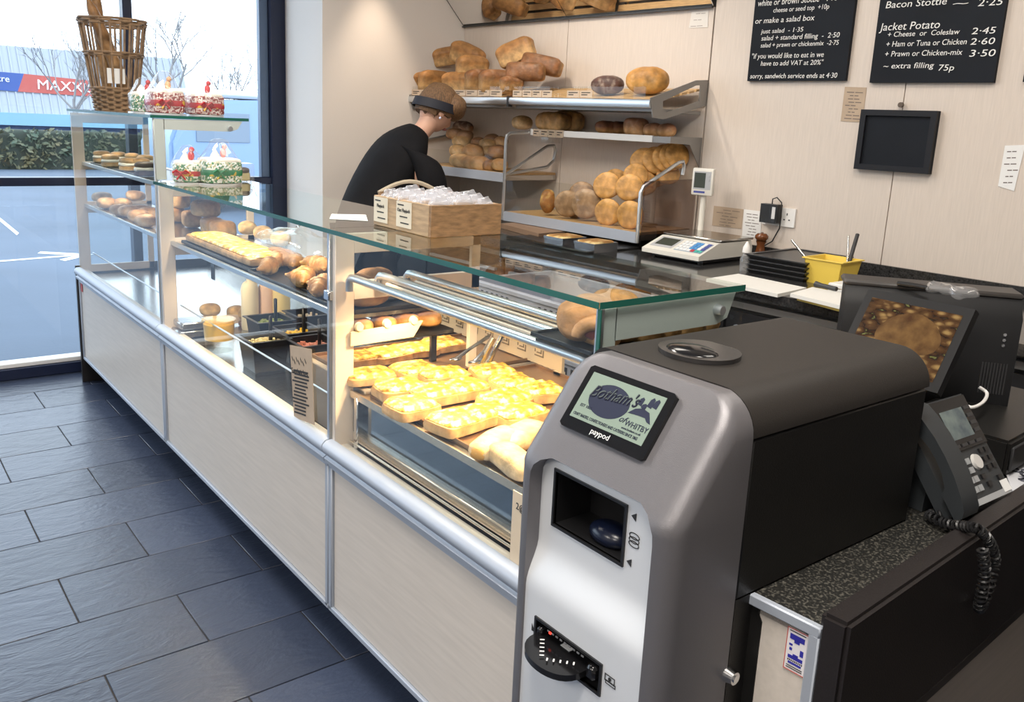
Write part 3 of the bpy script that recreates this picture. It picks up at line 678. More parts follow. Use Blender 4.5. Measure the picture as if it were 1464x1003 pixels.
for px,py,fl,lb_ in ((377,482,'cheese','black food pan of grated cheese, at the front'),(385,455,'salad','black food pan of mixed salad behind the cheese pan'),(425,470,'sweetcorn','black food pan of bright yellow sweetcorn'),(447,487,'ham','black food pan of pink chopped ham by the metal joint'),(440,447,'tuna','black food pan of tuna mix, farthest back'),(462,516,'tuna','black food pan half hidden behind the metal joint')):
    q = onz(px,py,.725); o = mk_pan(fl+'_filling', FC[fl], lb_); o.location = (q.x,q.y,.613)
def mk_bottle(m,lb_):
    t = thing('sauce_bottle',(0,0,0),lb_,'sauce bottle','squeezy sauce bottles in the middle case')
    obj('bottle', B().lathe([(0,0),(.034,0),(.036,.006),(.036,.175),(.030,.195),(.018,.205),(0,.205)],n=20), m, t, world=False)
    obj('nozzle', B().lathe([(.015,.203),(.012,.215),(.004,.25),(0,.25)],n=14), m, t, world=False); return t
for px,py,c,lb_ in ((358,470,(.82,.74,.54),'cream squeezy sauce bottle, first of the three'),(383,468,(.78,.55,.42),'pinkish squeezy sauce bottle between the other two'),(403,470,(.84,.68,.30),'yellow squeezy sauce bottle, nearest the tray of croissants')):
    q = onz(px,py,.613); o = mk_bottle(mat('sauce_%d' % px,c,.35),lb_); o.location = (q.x,q.y,.613)
q = onz(314,500,.613); mt = thing('mustard_tub',(q.x,q.y,.613),'round tub half filled with yellow relish in the middle case','tub')
obj('contents', B().lathe([(0,.045),(.053,.045),(.057,.105),(.050,.112),(0,.114)],n=24), mat('yellow_relish',(.85,.50,.05),.4), mt, world=False)
obj('tub', B().lathe([(0,0),(.050,0),(.052,.004),(.060,.118)],n=24), PLEXI, mt, world=False)
obj('lid', B().lathe([(.060,.114),(.063,.116),(.063,.122),(0,.124)],n=24), glass('tub_lid',(.92,.86,.62),1.45,.1,haze=.3,hazecol=(.85,.6,.2)), mt, world=False)
q = onz(275,478,.613); ft = thing('foil_carton',(q.x,q.y,.613),'stack of silver foil cartons left of the mustard tub','carton')
for k in range(2): obj('carton', B().box((-.07+.01*k,-.06,.034*k),(.07,.05,.034*k+.030),.006), mat('foil',(.60,.60,.62),.25,.9), ft, world=False)
for i,(px,py,z) in enumerate(((300,437,.70),(337,440,.68),(352,442,.68))):
    q = onz(px,py,z); put('wrap', mk_bun('wrapped_bun', bread('wrapped_bun',(.78,.56,.28),(.66,.40,.14)),.045,.036,.028,8,'wrapped buns low in the middle case'), (q.x,q.y,z-.045), (0,0,R(30*i)), 'wrapped golden bun low in the middle case, %s from the partition' % ORD[i])
obj('bun_stand', B().box((.84,-2.02,.613),(1.15,-1.56+.0-.18,.632),.003).box((.86,-2.0,.63),(1.13,-1.78,.655),.003), mat('stand_brown',(.20,.11,.07),.5), label='low brown stand under the wrapped buns', cat='stand')
fk = thing('serving_fork', onx(304,378,.80), 'dark serving fork hanging under the middle case shelf', 'fork')
c0 = onx(304,372,.80); b = B().box(c0+Vector((-.002,-.006,-.005)),c0+Vector((.002,.006,.10))).box(c0+Vector((-.002,-.02,-.03)),c0+Vector((.002,.02,-.003)))
for k in range(4): b.box(c0+Vector((-.002,-.02+.0115*k,-.085)),c0+Vector((.002,-.0145+.0115*k,-.03)))
obj('fork', b, DARK, fk)
# ---------------------------------------------------------------- tall case
CRM = mat('whipped_cream',(.86,.82,.72),.5); CHOC = bread('chocolate_bun',(.10,.05,.03),(.06,.03,.02))
CAKE = bread('sponge_bun',(.66,.45,.24),(.50,.28,.11))
def mk_creambun(m, key):
    def f():
        t = thing('cream_bun',(0,0,0),'','bun','cream buns on the top shelf of the tall case')
        obj('bottom_half', B().blob((0,0,.016),.045,.038,.016,.7,.9,18,8), m, t, world=False)
        obj('cream', B().blob((0,0,.033),.046,.038,.012,.8,.9,18,8,deform(3,.008,40)), CRM, t, world=False)
        obj('top_half', B().blob((0,0,.050),.043,.036,.016,.8,.9,18,8), m, t, world=False); return t
    return f
for i,(px,py,x,m) in enumerate(((146,230,.66,0),(158,233,.62,0),(169,226,.72,0),(189,224,.76,0),(183,237,.63,0),(208,226,.78,0),(201,236,.68,0),(207,243,.62,1))):
    q = onx(px,py,x); put('cb%d' % m, mk_creambun(CHOC if m else CAKE,'cb%d' % m), (q.x,q.y,1.206), (0,0,R(25*i)), ('dark chocolate cream bun at the right end of the tall case top shelf' if m else 'pale cream bun on the tall case top shelf, %s from the window end' % ORD[i]))
bake_tray('baking_tray', (.72,-.98,1.2055), .24, 1.3, 'long black tray of cream buns on the tall case top shelf', BTRAY, .006)
SCONE = bread('floured_bun',(.66,.44,.24),(.52,.30,.14), dust=.8)
for i,(px,py,x) in enumerate(((146,287,.68),(153,297,.63),(176,290,.70),(194,283,.78),(203,297,.70),(173,304,.62),(197,317,.63),(209,331,.61),(185,309,.64),(212,312,.70))):
    q = onx(px,py,x); put('scone', mk_bun('floured_bun', SCONE,.052,.044,.028,4,'floured buns on the lower shelf of the tall case'), (q.x,q.y,.9865 if i not in (3,) else 1.02), (0,0,R(40*i)), 'floured bun on the tall case lower shelf, %s counted from the window end' % ORD[i])
# ---------------------------------------------------------------- on the counter tops
def paint(name, cols, sc=70):
    m = mat(name, cols[0], .6); N = m.node_tree.nodes; L = m.node_tree.links; b = N['Principled BSDF']; tc = N.new('ShaderNodeTexCoord')
    v = N.new('ShaderNodeTexVoronoi'); v.inputs['Scale'].default_value = sc; L.new(tc.outputs['Object'], v.inputs[0])
    s = N.new('ShaderNodeSeparateXYZ'); L.new(v.outputs['Color'], s.inputs[0]); r = N.new('ShaderNodeValToRGB'); r.color_ramp.interpolation = 'CONSTANT'
    e = r.color_ramp.elements; e[0].color = (*cols[0],1); e[1].position = .38; e[1].color = (*cols[1],1)
    if len(cols) > 2: k = e.new(.8); k.color = (*cols[2],1)
    L.new(s.outputs[0], r.inputs[0]); L.new(r.outputs[0], b.inputs['Base Color']); return m
WRG = paint('green_speckled_wrap', [(.80,.82,.76),(.07,.22,.11),(.50,.48,.30)], 150); WRR = paint('red_speckled_wrap', [(.55,.42,.38),(.24,.05,.05),(.75,.68,.62)], 150)
RIBR = paint('red_gold_ribbon',[(.42,.02,.03),(.42,.02,.03),(.60,.36,.06)],55); RIBG = paint('green_gold_ribbon',[(.02,.20,.09),(.02,.20,.09),(.62,.44,.08)],55)
BAG = glass('cellophane', (.95,.95,.96), 1.55, .06, haze=.045)
def cake(loc, r, h, wrap, rib, label, topper, rz=0, square=False):
    t = thing('iced_cake', loc, label, 'cake', 'iced Christmas cakes in cellophane', rz); e = .35 if square else 1
    obj('cake', B().blob((0,0,h/2+.006),r,r*.95,h/2,.18,e,32,12), wrap, t, world=False)
    obj('icing', B().blob((0,0,h+.004),r*.96,r*.91,.014,.6,e,28,8,deform(2,.006,60)), CRM, t, world=False)
    obj('ribbon', B().blob((0,0,h*.55),r*1.02,r*.97,h*.14,.1,e,32,6), rib, t, world=False)
    bw = B()
    for s in (-1,1): bw.tube([(-r*.4,-r*.98,h*.55),(-r*.4+s*.018,-r*1.1,h*.55+.014),(-r*.4+s*.03,-r*1.05,h*.55+.003)],.004,6).tube([(-r*.4,-r*.99,h*.55),(-r*.4+s*.016,-r*1.06,h*.55-.022)],.0035,6)
    obj('bow', bw, rib, t, world=False)
    obj('topper', B().blob((r*.25,0,h+.034),.012,.012,.018).blob((r*.3,-.004,h+.058),.010,.010,.010), topper, t, world=False)
    obj('icing_peak', B().lathe([(.022,0),(.016,.015),(.004,.034),(0,.035)],(-r*.15,.01,h+.012),14), CRM, t, world=False)
    obj('board', B().lathe([(0,0),(r*1.18,0),(r*1.18,.006),(0,.006)],n=30), mat('silver_board',(.75,.75,.76),.3,.6), t, world=False)
    def f(p):
        k = max(0,(p.z+.02)/(.09)); s = 1-.55*min(1,max(0,k))
        return Vector((p.x*s,p.y*s,p.z))+Vector((noise.noise(p*25+Vector(loc)),noise.noise(p*25+Vector((5,2,1))),0))*.010
    obj('cellophane', B().blob((0,0,h*1.02),r*1.22,r*1.22,h*1.02,.6,.9,26,12,f), BAG, t, world=False)
    return t
RT = mat('red_topper',(.55,.03,.04),.4); WT = mat('red_white_topper',(.80,.30,.28),.4)
zt = 1.479
p = ony(207,157,-1.22); cake((p.x,-1.22,zt), .058,.075,WRG,WRG,'green speckled cake in cellophane beside the wicker basket',RT)
p = ony(243,157,-1.50); cake((.642,-1.50,zt), .066,.086,WRR,RIBR,'red speckled cake in cellophane, middle of three on the tall case',mat('cane_topper',(.75,.40,.20),.4),R(8),True)
p = ony(296,157,-1.42); cake((.822,-1.45,zt), .068,.080,WRR,RIBR,'red speckled cake farthest from the basket on the tall case',RT,R(12),True)
p = onz(249,255,1.2255); cake((.618,-1.84,1.2255), .056,.072,WRG,RIBR,'green speckled cake with a red bow, on the lower glass top',RT,R(-20))
p = onz(306,262,1.2255); cake((.725,-1.885,1.2255), .072,.086,WRG,RIBG,'green speckled cake with a green and gold ribbon',WT,R(6),True)
p = onz(348,256,1.2255); dk = thing('dark_cake',(.855,-1.77,1.2255),'small dark cake in a clear box behind the green ribboned cake','cake')
obj('cake', B().box((-.03,-.03,.004),(.03,.03,.04),.006), mat('yellow_cake',(.45,.38,.18),.6), dk, world=False); obj('topping', B().blob((0,0,.045),.032,.032,.014,.7,.6), mat('dark_topping',(.05,.035,.03),.5), dk, world=False)
obj('clear_box', B().box((-.042,-.042,.001),(.042,.042,.075),.004), FILM, dk, world=False)
# wicker basket of baguettes
p = ony(156,157,-.62); bx = thing('wicker_basket',(p.x+.035,-.62,1.479),'tall brown wicker basket holding baguettes on the tall case','basket')
WK = mat('wicker',(.34,.215,.12),.6, bump=.3, bscale=60, vary=.4, vscale=30)
rb_, rt_, hb_ = .092,.150,.43
def rad(z): return rb_+(rt_-rb_)*z/hb_
st = B(); n = 20
for k in range(n):
    a = 2*PI*k/n; st.tube([(rad(z)*math.cos(a),rad(z)*math.sin(a),z) for z in (0,.1,.2,.3,hb_)],.0055,6)
obj('stakes', st, WK, bx, world=False, kind='stuff')
def weave(z0, z1, name):
    b = B(); z = z0; j = 0
    while z <= z1:
        b.tube([((rad(z)+.006*math.sin(10*a+j*PI))*math.cos(a),(rad(z)+.006*math.sin(10*a+j*PI))*math.sin(a),z) for a in [2*PI*k/80 for k in range(80)]],.0062,5,True); z += .0115; j += 1
    obj(name, b, WK, bx, world=False)
weave(.004,.115,'woven_base'); weave(.262,.285,'woven_band'); weave(.405,.432,'woven_rim')
obj('basket_floor', B().lathe([(0,.006),(.09,.006),(.09,.012),(0,.012)],n=24), WK, bx, world=False)
BG = bread('baguette_crust',(.42,.24,.10),(.34,.17,.06), bump=.4)
def baguette(p0,p1,r,label):
    p0=Vector(p0); p1=Vector(p1); n=12
    return obj('baguette', B().tube([p0.lerp(p1,k/(n-1)) for k in range(n)],[r*(1-abs(k/(n-1)*2-1)**5*.75)*(1+.06*math.sin(k*2.1)) for k in range(n)],12), BG, label=label, cat='baguette', group='baguettes in the wicker basket')
c = bx.location
baguette(c+Vector((.07,-.01,.03)),c+Vector((-.10,.02,.52)),.030,'baguette slanting across the basket from upper left')
baguette(c+Vector((-.02,.05,.03)),c+Vector((-.055,.085,.60)),.028,'baguette standing upright at the back of the basket')
obj('bread_label', B().box(c+Vector((-.06,-.105,.13)),c+Vector((.02,-.10,.20))), PAPER, label='white card tied inside the basket front', cat='card')
# wooden box of wrapped oat bars
A0 = Vector((.667,-3.195,1.2258)); bxr = thing('wooden_box',(.79,-3.34,1.2258),'rustic wooden box of wrapped oat bars on the glass counter top','box')
BW = mat('rustic_pine',(.52,.36,.21),.65, vary=.35, vscale=6, stretch=(8,3,22), bump=.2, bscale=30); BW2 = mat('rustic_pine_end',(.36,.21,.10),.65, vary=.5, vscale=7, stretch=(4,8,16), bump=.2, bscale=30)
X0,X1,Y0,Y1,Z0,Z1 = .680,.897,-3.481,-3.195,1.2258,1.305
obj('side_board', B().box((X0,Y0+.0112,Z0),(X0+.012,Y1,Z1),.001), BW, bxr); obj('side_board', B().box((X1-.012,Y0+.0112,Z0),(X1,Y1,Z1),.001), BW, bxr)
obj('end_board', B().box((X0,Y0-.001,Z0),(X1,Y0+.011,Z1),.001), BW2, bxr); obj('end_board', B().box((X0+.012,Y1-.012,Z0),(X1-.012,Y1,Z1+.010),.001), BW2, bxr)
obj('base_board', B().box((X0+.012,Y0+.011,Z0),(X1-.012,Y1-.012,Z0+.008)), BW2, bxr)
hd = [(X0+.012+t*(X1-X0-.024),Y1-.004,Z1+.006+.030*math.sin(PI*t)) for t in [k/10 for k in range(11)]]
obj('handle', B().tube(hd,.006,6), mat('jute',(.45,.38,.28),.9), bxr)
def mk_bar():
    t = thing('oat_bar',(0,0,0),'','oat bar','wrapped oat bars in the wooden box')
    obj('bar', B().box((-.027,-.012,0),(.027,.012,.042),.003), mat('oat_bar',(.46,.27,.11),.8,vary=.5,vscale=90,bump=.5,bscale=120), t, world=False)
    obj('wrapper', B().blob((0,0,.024),.033,.0155,.030,.5,.6,16,8,deform(3,.006,50)).blob((0,.002,.055),.026,.010,.012,.8,.8,12,6,deform(5,.012,60)), glass('bar_wrapper',(.95,.95,.96),1.5,.12,haze=.26,hazecol=(.88,.90,.95)), t, world=False); return t
k = 0
for i in range(3):
    for j in range(8):
        put('bar', mk_bar, (.714+.0355*2*i*.98+.002*math.sin(j*3+i),-3.462+.0345*j+.003*math.sin(i*5+j), 1.262+.006*math.sin(i*2.3+j*1.7)), (R(4*math.sin(j)),R(3*math.cos(i+j)),R(5*math.sin(i*7+j*3))), 'clear-wrapped oat bar, %s row from the glass front, %s from the near end' % (ORD[i],ORD[j]))
for i,(y0,y1,hd_) in enumerate(((-3.200,-3.272,'Flapjack'),(-3.318,-3.392,'Oat Flapjack'))):
    tk = thing('price_card',(.676,y0,1.24),('cream price card on the box front, farther from the kiosk','cream Oat Flapjack price card on the box front, nearer the kiosk')[i],'price card')
    obj('card', B().box((.6775,y1,1.236),(.6795,y0,1.302)), mat('cream_card',(.70,.64,.52),.8), tk)
    text('card_lettering', hd_, .0125, INK, tk, (.677,(y0+y1)/2,1.276), (0,-1,0), (0,0,1), 'CENTER')
    lb = B(); 
    for z,a,e in ((1.292,.1,.5),(1.262,.25,.75),(1.246,.3,.85)): lb.box((.6768,y0-(y0-y1)*a,z),(.6774,y0-(y0-y1)*e,z+.003))
    obj('small_print', lb, INK, tk)
q = [onz(x,y,1.2262) for x,y in ((474,306),(523,307),(526,316),(471,313))]
obj('loose_ticket', B().prism(q,(0,0,.0008)), PAPER, label='white paper slip lying flat on the glass left of the box', cat='paper')
# ================================================================ back wall: shelves, racks, worktop
def onw(px, py, d):
    dr = _ray(px,py); P = WP+NR*d; return CAMP + dr*((P-CAMP).dot(NR)/dr.dot(NR))
def wcrd(p): q = p-WP; return q.dot(TR), q.dot(NR), p.z
def wbox(b, s0,d0,z0,s1,d1,z1): return b.prism([wl(s0,d0,z0),wl(s1,d0,z0),wl(s1,d1,z0),wl(s0,d1,z0)],(0,0,z1-z0))
def wthing(name, s, d, z, label, cat, group=None): return thing(name, wl(s,d,z), label, cat, group, WROT)
def bev(b, o=.003, seg=1):
    bmesh.ops.bevel(b.bm, geom=[e for e in b.bm.edges if len(e.link_faces) == 2 and e.calc_face_angle(0) > .6], offset=o, segments=seg, affect='EDGES'); return b
def slp(d): return 1.632+(.39-d)*.20
BRK = mat('bracket_grey', (.26,.25,.24), .4, .3)
CARD = mat('kraft_ticket', (.52,.41,.31), .8)
def cards(parent, s0, s1, n, d, z0, z1, gap=.004):
    w_ = (s1-s0)/n; lb = B(); rg = random.Random(int(abs(s0)*100)+n)
    for k in range(n):
        a = s0+k*w_+gap/2; o = obj('ticket', wbox(B(), a,d,z0, a+w_-gap,d+.0012,z1), CARD, parent)
        for z,e in ((.62,.8),(.30,.55)): wbox(lb, a+w_*.12,d+.0013,z0+(z1-z0)*z, a+w_*(e+rg.uniform(-.1,.05)),d+.0017,z0+(z1-z0)*(z+.13))
    obj('ticket_print', lb, INK, parent)
for s0, s1, lab, nc in ((-1.735,-.856,'left bread shelf with slatted beech deck under the tilted mirror',8),(-.846,.076,'right bread shelf with slatted beech deck and grey end bracket',6)):
    sh = wthing('bread_shelf', (s0+s1)/2, 0, 1.60, lab, 'shelf')
    for k in range(7):
        d = .03+.052*k; b = B().prism([wl(s0+.01,d,slp(d)-.012),wl(s1-.01,d,slp(d)-.012),wl(s1-.01,d+.036,slp(d+.036)-.012),wl(s0+.01,d+.036,slp(d+.036)-.012)],(0,0,.010)); obj('deck_slat', b, WOOD, sh)
    obj('deck_support', wbox(B(), s0+.01,.02,1.585, s1-.01,.36,1.60), BRK, sh)
    fr = B().prism([wl(s0,d,z) for d,z in ((.385,1.598),(.400,1.602),(.404,1.618),(.400,1.634),(.385,1.638))], TR*(s1-s0)); obj('front_rail', fr, ALUL, sh, angle=60)
    gd = obj('front_guard', wbox(B(), s0+.015,.382,1.632, s1-.04 if nc==6 else s1-.01,.385,1.690), PLEXI, sh)
    if nc == 8: cards(sh, s0+.01, s1-.06, 8, .386, 1.641, 1.672)
    else: cards(sh, s0+.01, s0+.30, 4, .386, 1.641, 1.672); cards(sh, s0+.40, s0+.57, 2, .386, 1.641, 1.672)
    ends = ((s1-.002,'end_bracket'),) if nc == 6 else ((s0+.004,'end_bracket'),)
    for se, nm in ends:
        O = [(0,1.742),(.09,1.735),(.40,1.642),(.375,1.560),(.30,1.555),(0,1.628)]; I = [(.055,1.715),(.09,1.712),(.315,1.632),(.312,1.588),(.28,1.586),(.055,1.645)]
        obj(nm, B().frame([wl(se,d,z) for d,z in O],[wl(se,d,z) for d,z in I], TR*.006), BRK, sh)
    if nc == 6: obj('seam_clip', wbox(B(), s0-.012,.375,1.59, s0-.002,.406,1.64), DARK, sh)
TIN = bread('tin_loaf', (.60,.37,.16), (.40,.19,.06), z0=.35, z1=.70); TIN2 = bread('tin_loaf_dark', (.46,.26,.10), (.24,.10,.035), dust=.2, z0=.40, z1=.78)
def mk_tin(m, L=.20, W=.088, H=.125):
    def f():
        def sh(p):
            q = Vector(p); 
            q.z = max(q.z,-H*.42)
            if p.z > 0: q.z *= 1+.22*(1-(p.y/(W/2))**2)*(1-(p.x/(L/2))**4)-.10
            if p.z > 0: q.x *= 1+.04*min(1,p.z/(H/2)*2); q.y *= 1+.12*min(1,p.z/(H/2)*1.6)*(1 if p.z < H*.36 else .8)
            return q+Vector((0,0,.006*noise.noise(Vector((p.x*14,p.y*14,1)))))
        return obj('tin_loaf', B().blob((0,0,H/2),L/2,W/2,H/2,.42,.35,26,14,sh), m, label='', cat='bread', group='loaves on the upper bread shelves', world=False)
    return f
def lay(key, maker, px, py, d, rot, label, h, z=None, sc=1):
    """loaf whose middle is seen at a pixel, at distance d from the wall; rot in the wall frame"""
    p = onw(px,py,d); e = (Matrix.Rotation(WROT,3,'Z') @ rot.to_matrix() if hasattr(rot,'to_matrix') else Matrix.Rotation(WROT,3,'Z') @ rot).to_3x3()
    c = Vector((p.x,p.y,p.z if z is None else z)) - e @ Vector((0,0,h/2*(sc if not isinstance(sc,tuple) else sc[2])))
    return put(key, maker, c, e.to_euler(), label, sc)
from mathutils import Euler
def E(x=0,y=0,z=0): return Euler((R(x),R(y),R(z)))
def deck(h, d): return slp(d)+h/2+.001
T1 = mk_tin(TIN); T2 = mk_tin(TIN2)
for k,(px,py,d,rot,z,lab,sc,key) in enumerate((
  (595,108,.27,E(9,0,80),1,'golden tin loaf, farthest left on the upper shelf',(1,.80,1),'t1'),
  (608,109,.27,E(9,0,80),1,'golden tin loaf, second from the pier on the upper shelf',(1,.80,.95),'t1'),
  (622,108,.27,E(9,0,82),1,'golden tin loaf, third from the pier on the upper shelf',(1,.85,1),'t1'),
  (655,110,.31,E(9,0,12),1,'golden loaf lying sideways above the worker\'s head',(.92,.95,.95),'t1'),
  (638,82,.15,E(8,-14,55),0,'square-ended golden loaf at the top left of the bread pile',(.8,.95,.85),'t1'),
  (668,80,.14,E(10,20,20),0,'large golden loaf leaning at the back of the bread pile',(1.05,1,1.0),'t1'),
  (675,97,.24,E(8,0,70),0,'golden loaf end-on, beneath the leaning one',(.9,.95,1),'t1'),
  (690,109,.27,E(9,0,78),1,'floury dark-topped tin loaf, left of the pair',(1,.9,1),'t2'),
  (712,109,.30,E(9,0,70),1,'floury dark-topped tin loaf, right of the pair',(1,1.0,1),'t2'),
  (731,121,.33,E(9,0,75),0,'brown loaf end poking out past the ticket strip',(.6,.75,.62),'t2'),
  (738,76,.15,E(0,-24,25),0,'brown loaf lying on top of the right pile',(1.05,1,1.0),'t1'),
  (752,103,.26,E(86,0,30),0,'brown loaf standing on end with a pale seam',(1.0,1.0,.85),'t2'),
  (775,93,.15,E(80,10,20),0,'brown loaf leaning upright, farthest right in the pile',(1.1,1.0,.85),'t2'))):
    h = .125*sc[2]; lay(key, T1 if key == 't1' else T2, px, py, d, rot, lab, .125, deck(h,d) if z else None, sc)
DKL = bread('rye_loaf',(.12,.055,.035),(.09,.04,.03), dust=.5)
lay('rye', mk_bun('rye_loaf', DKL,.085,.055,.045,3), 868,126,.26, E(9,0,8), 'dark brown seeded loaf behind the two tickets', .09, deck(.09,.26))
BLO = bread('bloomer',(.62,.34,.09),(.52,.25,.06), dust=.2)
def mk_blo():
    return obj('bloomer_loaf', B().blob((0,0,.062),.098,.078,.062,.85,.9,30,16,deform(3,.007,18)), BLO, label='', cat='bread', world=False)
lay('blo', mk_blo, 925,122,.24, E(9,0,15), 'big round golden loaf at the right end of the upper shelf', .124, deck(.124,.24))
# lower shelf
ls = wthing('lower_shelf', -.39, 0, 1.45, 'narrow white-edged shelf of loaves above the bread rack', 'shelf')
obj('shelf_board', wbox(B(), -.85,.004,1.462, .070,.225,1.474), STEEL, ls); obj('shelf_edge', bev(wbox(B(), -.85,.225,1.452, -.03,.235,1.482)), WHITE, ls)
obj('shelf_edge', wbox(B(), -.03,.225,1.452, .072,.232,1.480), BRK, ls)
obj('end_plate', B().prism([wl(.070,d,z) for d,z in ((.235,1.452),(.235,1.482),(.0,1.482),(0,1.34),(.05,1.40),(.09,1.448))],TR*.005), BRK, ls)
cards(ls, -.83, -.60, 4, .237, 1.447, 1.484); obj('ticket_holder', wbox(B(), -.76,.2365,1.418, -.62,.239,1.484), PLEXI, ls)
RUS = bread('rustic_crust',(.76,.54,.29),(.62,.37,.15), dust=.5, z0=.3); MALT = bread('glossy_crust',(.62,.32,.12),(.24,.09,.04), z0=.25,z1=.55); FRU = bread('fruit_crust',(.62,.33,.13),(.40,.18,.09), dust=.35)
def mk_rib():
    return obj('ribbed_loaf', B().blob((0,0,.05),.098,.052,.05,.7,.45,60,14,lambda p: Vector((p.x,p.y*(1+.04*math.sin(p.x*240)),p.z*(1+.04*math.sin(p.x*240))))), bread('ribbed_crust',(.68,.40,.16),(.54,.28,.09), dust=.3), label='', cat='bread', world=False)
GL = 'loaves on the narrow lower shelf'
lay('rus', mk_bun('rustic_loaf', RUS,.055,.055,.038,5,GL), 747,174,.15,E(), 'floury round loaf at the left end of the lower shelf', .076, 1.475+.038)
lay('rib', mk_rib, 791,171,.15,E(0,0,6), 'long ribbed golden loaf on the lower shelf', .10, 1.475+.05)
lay('rib', mk_rib, 812,165,.06,E(0,0,6), 'second ribbed loaf, behind the front one on the lower shelf', .10, 1.475+.055,(1,.8,1.1))
for px,py,d,rx,l in ((867,178,.15,.05,'small glossy dark roll with a pale end, in front of two others'),(886,177,.09,.05,'glossy dark roll, second of three on the lower shelf'),(908,172,.045,.045,'glossy dark roll at the back of the lower shelf')):
    lay('malt', mk_bun('glossy_roll', MALT,.058,.040,.032,6,GL), px,py,d,E(0,0,70), l, .064, 1.475+.034+(.012 if d < .05 else 0))
lay('fru', mk_bun('fruit_loaf', FRU,.062,.045,.042,7,GL,.6), 909,181,.16,E(0,0,10), 'dusted fruit loaf right of the glossy rolls', .084, 1.475+.042)
for px,d,l in ((934,.16,'brown twisted bun right of the fruit loaf'),(953,.14,'brown twisted bun at the end of the lower shelf')): lay('twist', mk_bun('twisted_bun', FRU,.048,.040,.032,9,GL), px,187,d,E(0,0,30), l, .064, 1.475+.033)
# worktop
WZ = .98
GRAN = mat('black_granite',(.012,.012,.013),.12, vary=.6, vscale=160, col2=(.05,.05,.05))
wt = wthing('worktop', .9, .4, WZ-.03, 'long polished black granite worktop along the back wall', 'worktop')
obj('slab', bev(wbox(B(), -1.73,.006,WZ-.034, 3.4,.785,WZ)), GRAN, wt); obj('upstand', wbox(B(), .09,.002,WZ, 3.4,.016,WZ+.045), GRAN, wt)
un = wthing('under_counter', .9, .35, 0, 'black cupboard run with steel trims under the back worktop', 'cupboard')
obj('carcass', wbox(B(), -1.72,.02,.0, 3.4,.70,WZ-.036), mat('black_carcass',(.014,.014,.015),.4), un)
for k in range(8):
    s = -1.7+.62*k; d_ = obj('door', bev(wbox(B(), s+.006,.70,.10, s+.614,.722,WZ-.10)), mat('black_door',(.02,.02,.022),.35), un)
    obj('handle', wbox(B(), s+.05,.722,WZ-.16, s+.57,.74,WZ-.148), ALU, d_)
obj('steel_trim', wbox(B(), -1.7,.70,WZ-.085, 3.3,.728,WZ-.062), BRK, un)
# bread racks
def rack(s0,s1,z0,zt,label,zg,front=.40):
    t = wthing('bread_rack',(s0+s1)/2,.2,z0,label,'bread rack')
    obj('wood_base', wbox(B(), s0+.006,.01,z0+.035, s1-.006,front-.012,z0+.047), WOOD, t)
    obj('front_rail', bev(wbox(B(), s0,front-.012,z0, s1,front,z0+.048)), ALU, t)
    obj('base_tray', wbox(B(), s0+.004,.01,z0+.008, s1-.004,front-.014,z0+.034), STEEL, t)
    obj('front_guard', wbox(B(), s0+.01,front-.010,z0+.05, s1-.01,front-.006,zg), PLEXI, t)
    return t
lr = rack(-1.725,-.868,1.205,1.42,'left bread rack full of mixed crusty rolls beside the worker',1.345)
rr = rack(-.855,.062,1.008,1.45,'right bread rack of flat golden bread cakes with smoked end panel',1.236)
def rack_side(t, s, pts, n='side_tube'): obj(n, B().tube([wl(s,d,z) for d,z in pts],.0085,8), ALUL, t)
rack_side(rr, -.858, [(.398,1.01),(.398,1.42),(.392,1.445),(.37,1.458),(.24,1.465)], 'corner_post'); rack_side(rr, -.858, [(.398,1.24),(.10,1.395),(.05,1.40),(.035,1.375),(.045,1.32),(.09,1.285),(.39,1.245)])
rack_side(rr, .064, [(.398,1.01),(.398,1.235),(.385,1.26),(.15,1.365),(.115,1.372),(.105,1.352),(.11,1.31)])
obj('side_panel', B().prism([wl(.064,d,z) for d,z in ((.39,1.02),(.39,1.23),(.15,1.355),(.01,1.355),(.01,1.02))],TR*.004), CREAM if False else PLEXI, rr)
obj('smoked_panel', B().prism([wl(.078,d,z) for d,z in ((.395,.985),(.395,1.285),(.02,1.292),(.02,.985))],TR*.005), SMOKE, rr)
rack_side(lr, -1.722, [(.398,1.21),(.398,1.30),(.30,1.38),(.10,1.42),(.01,1.42)])
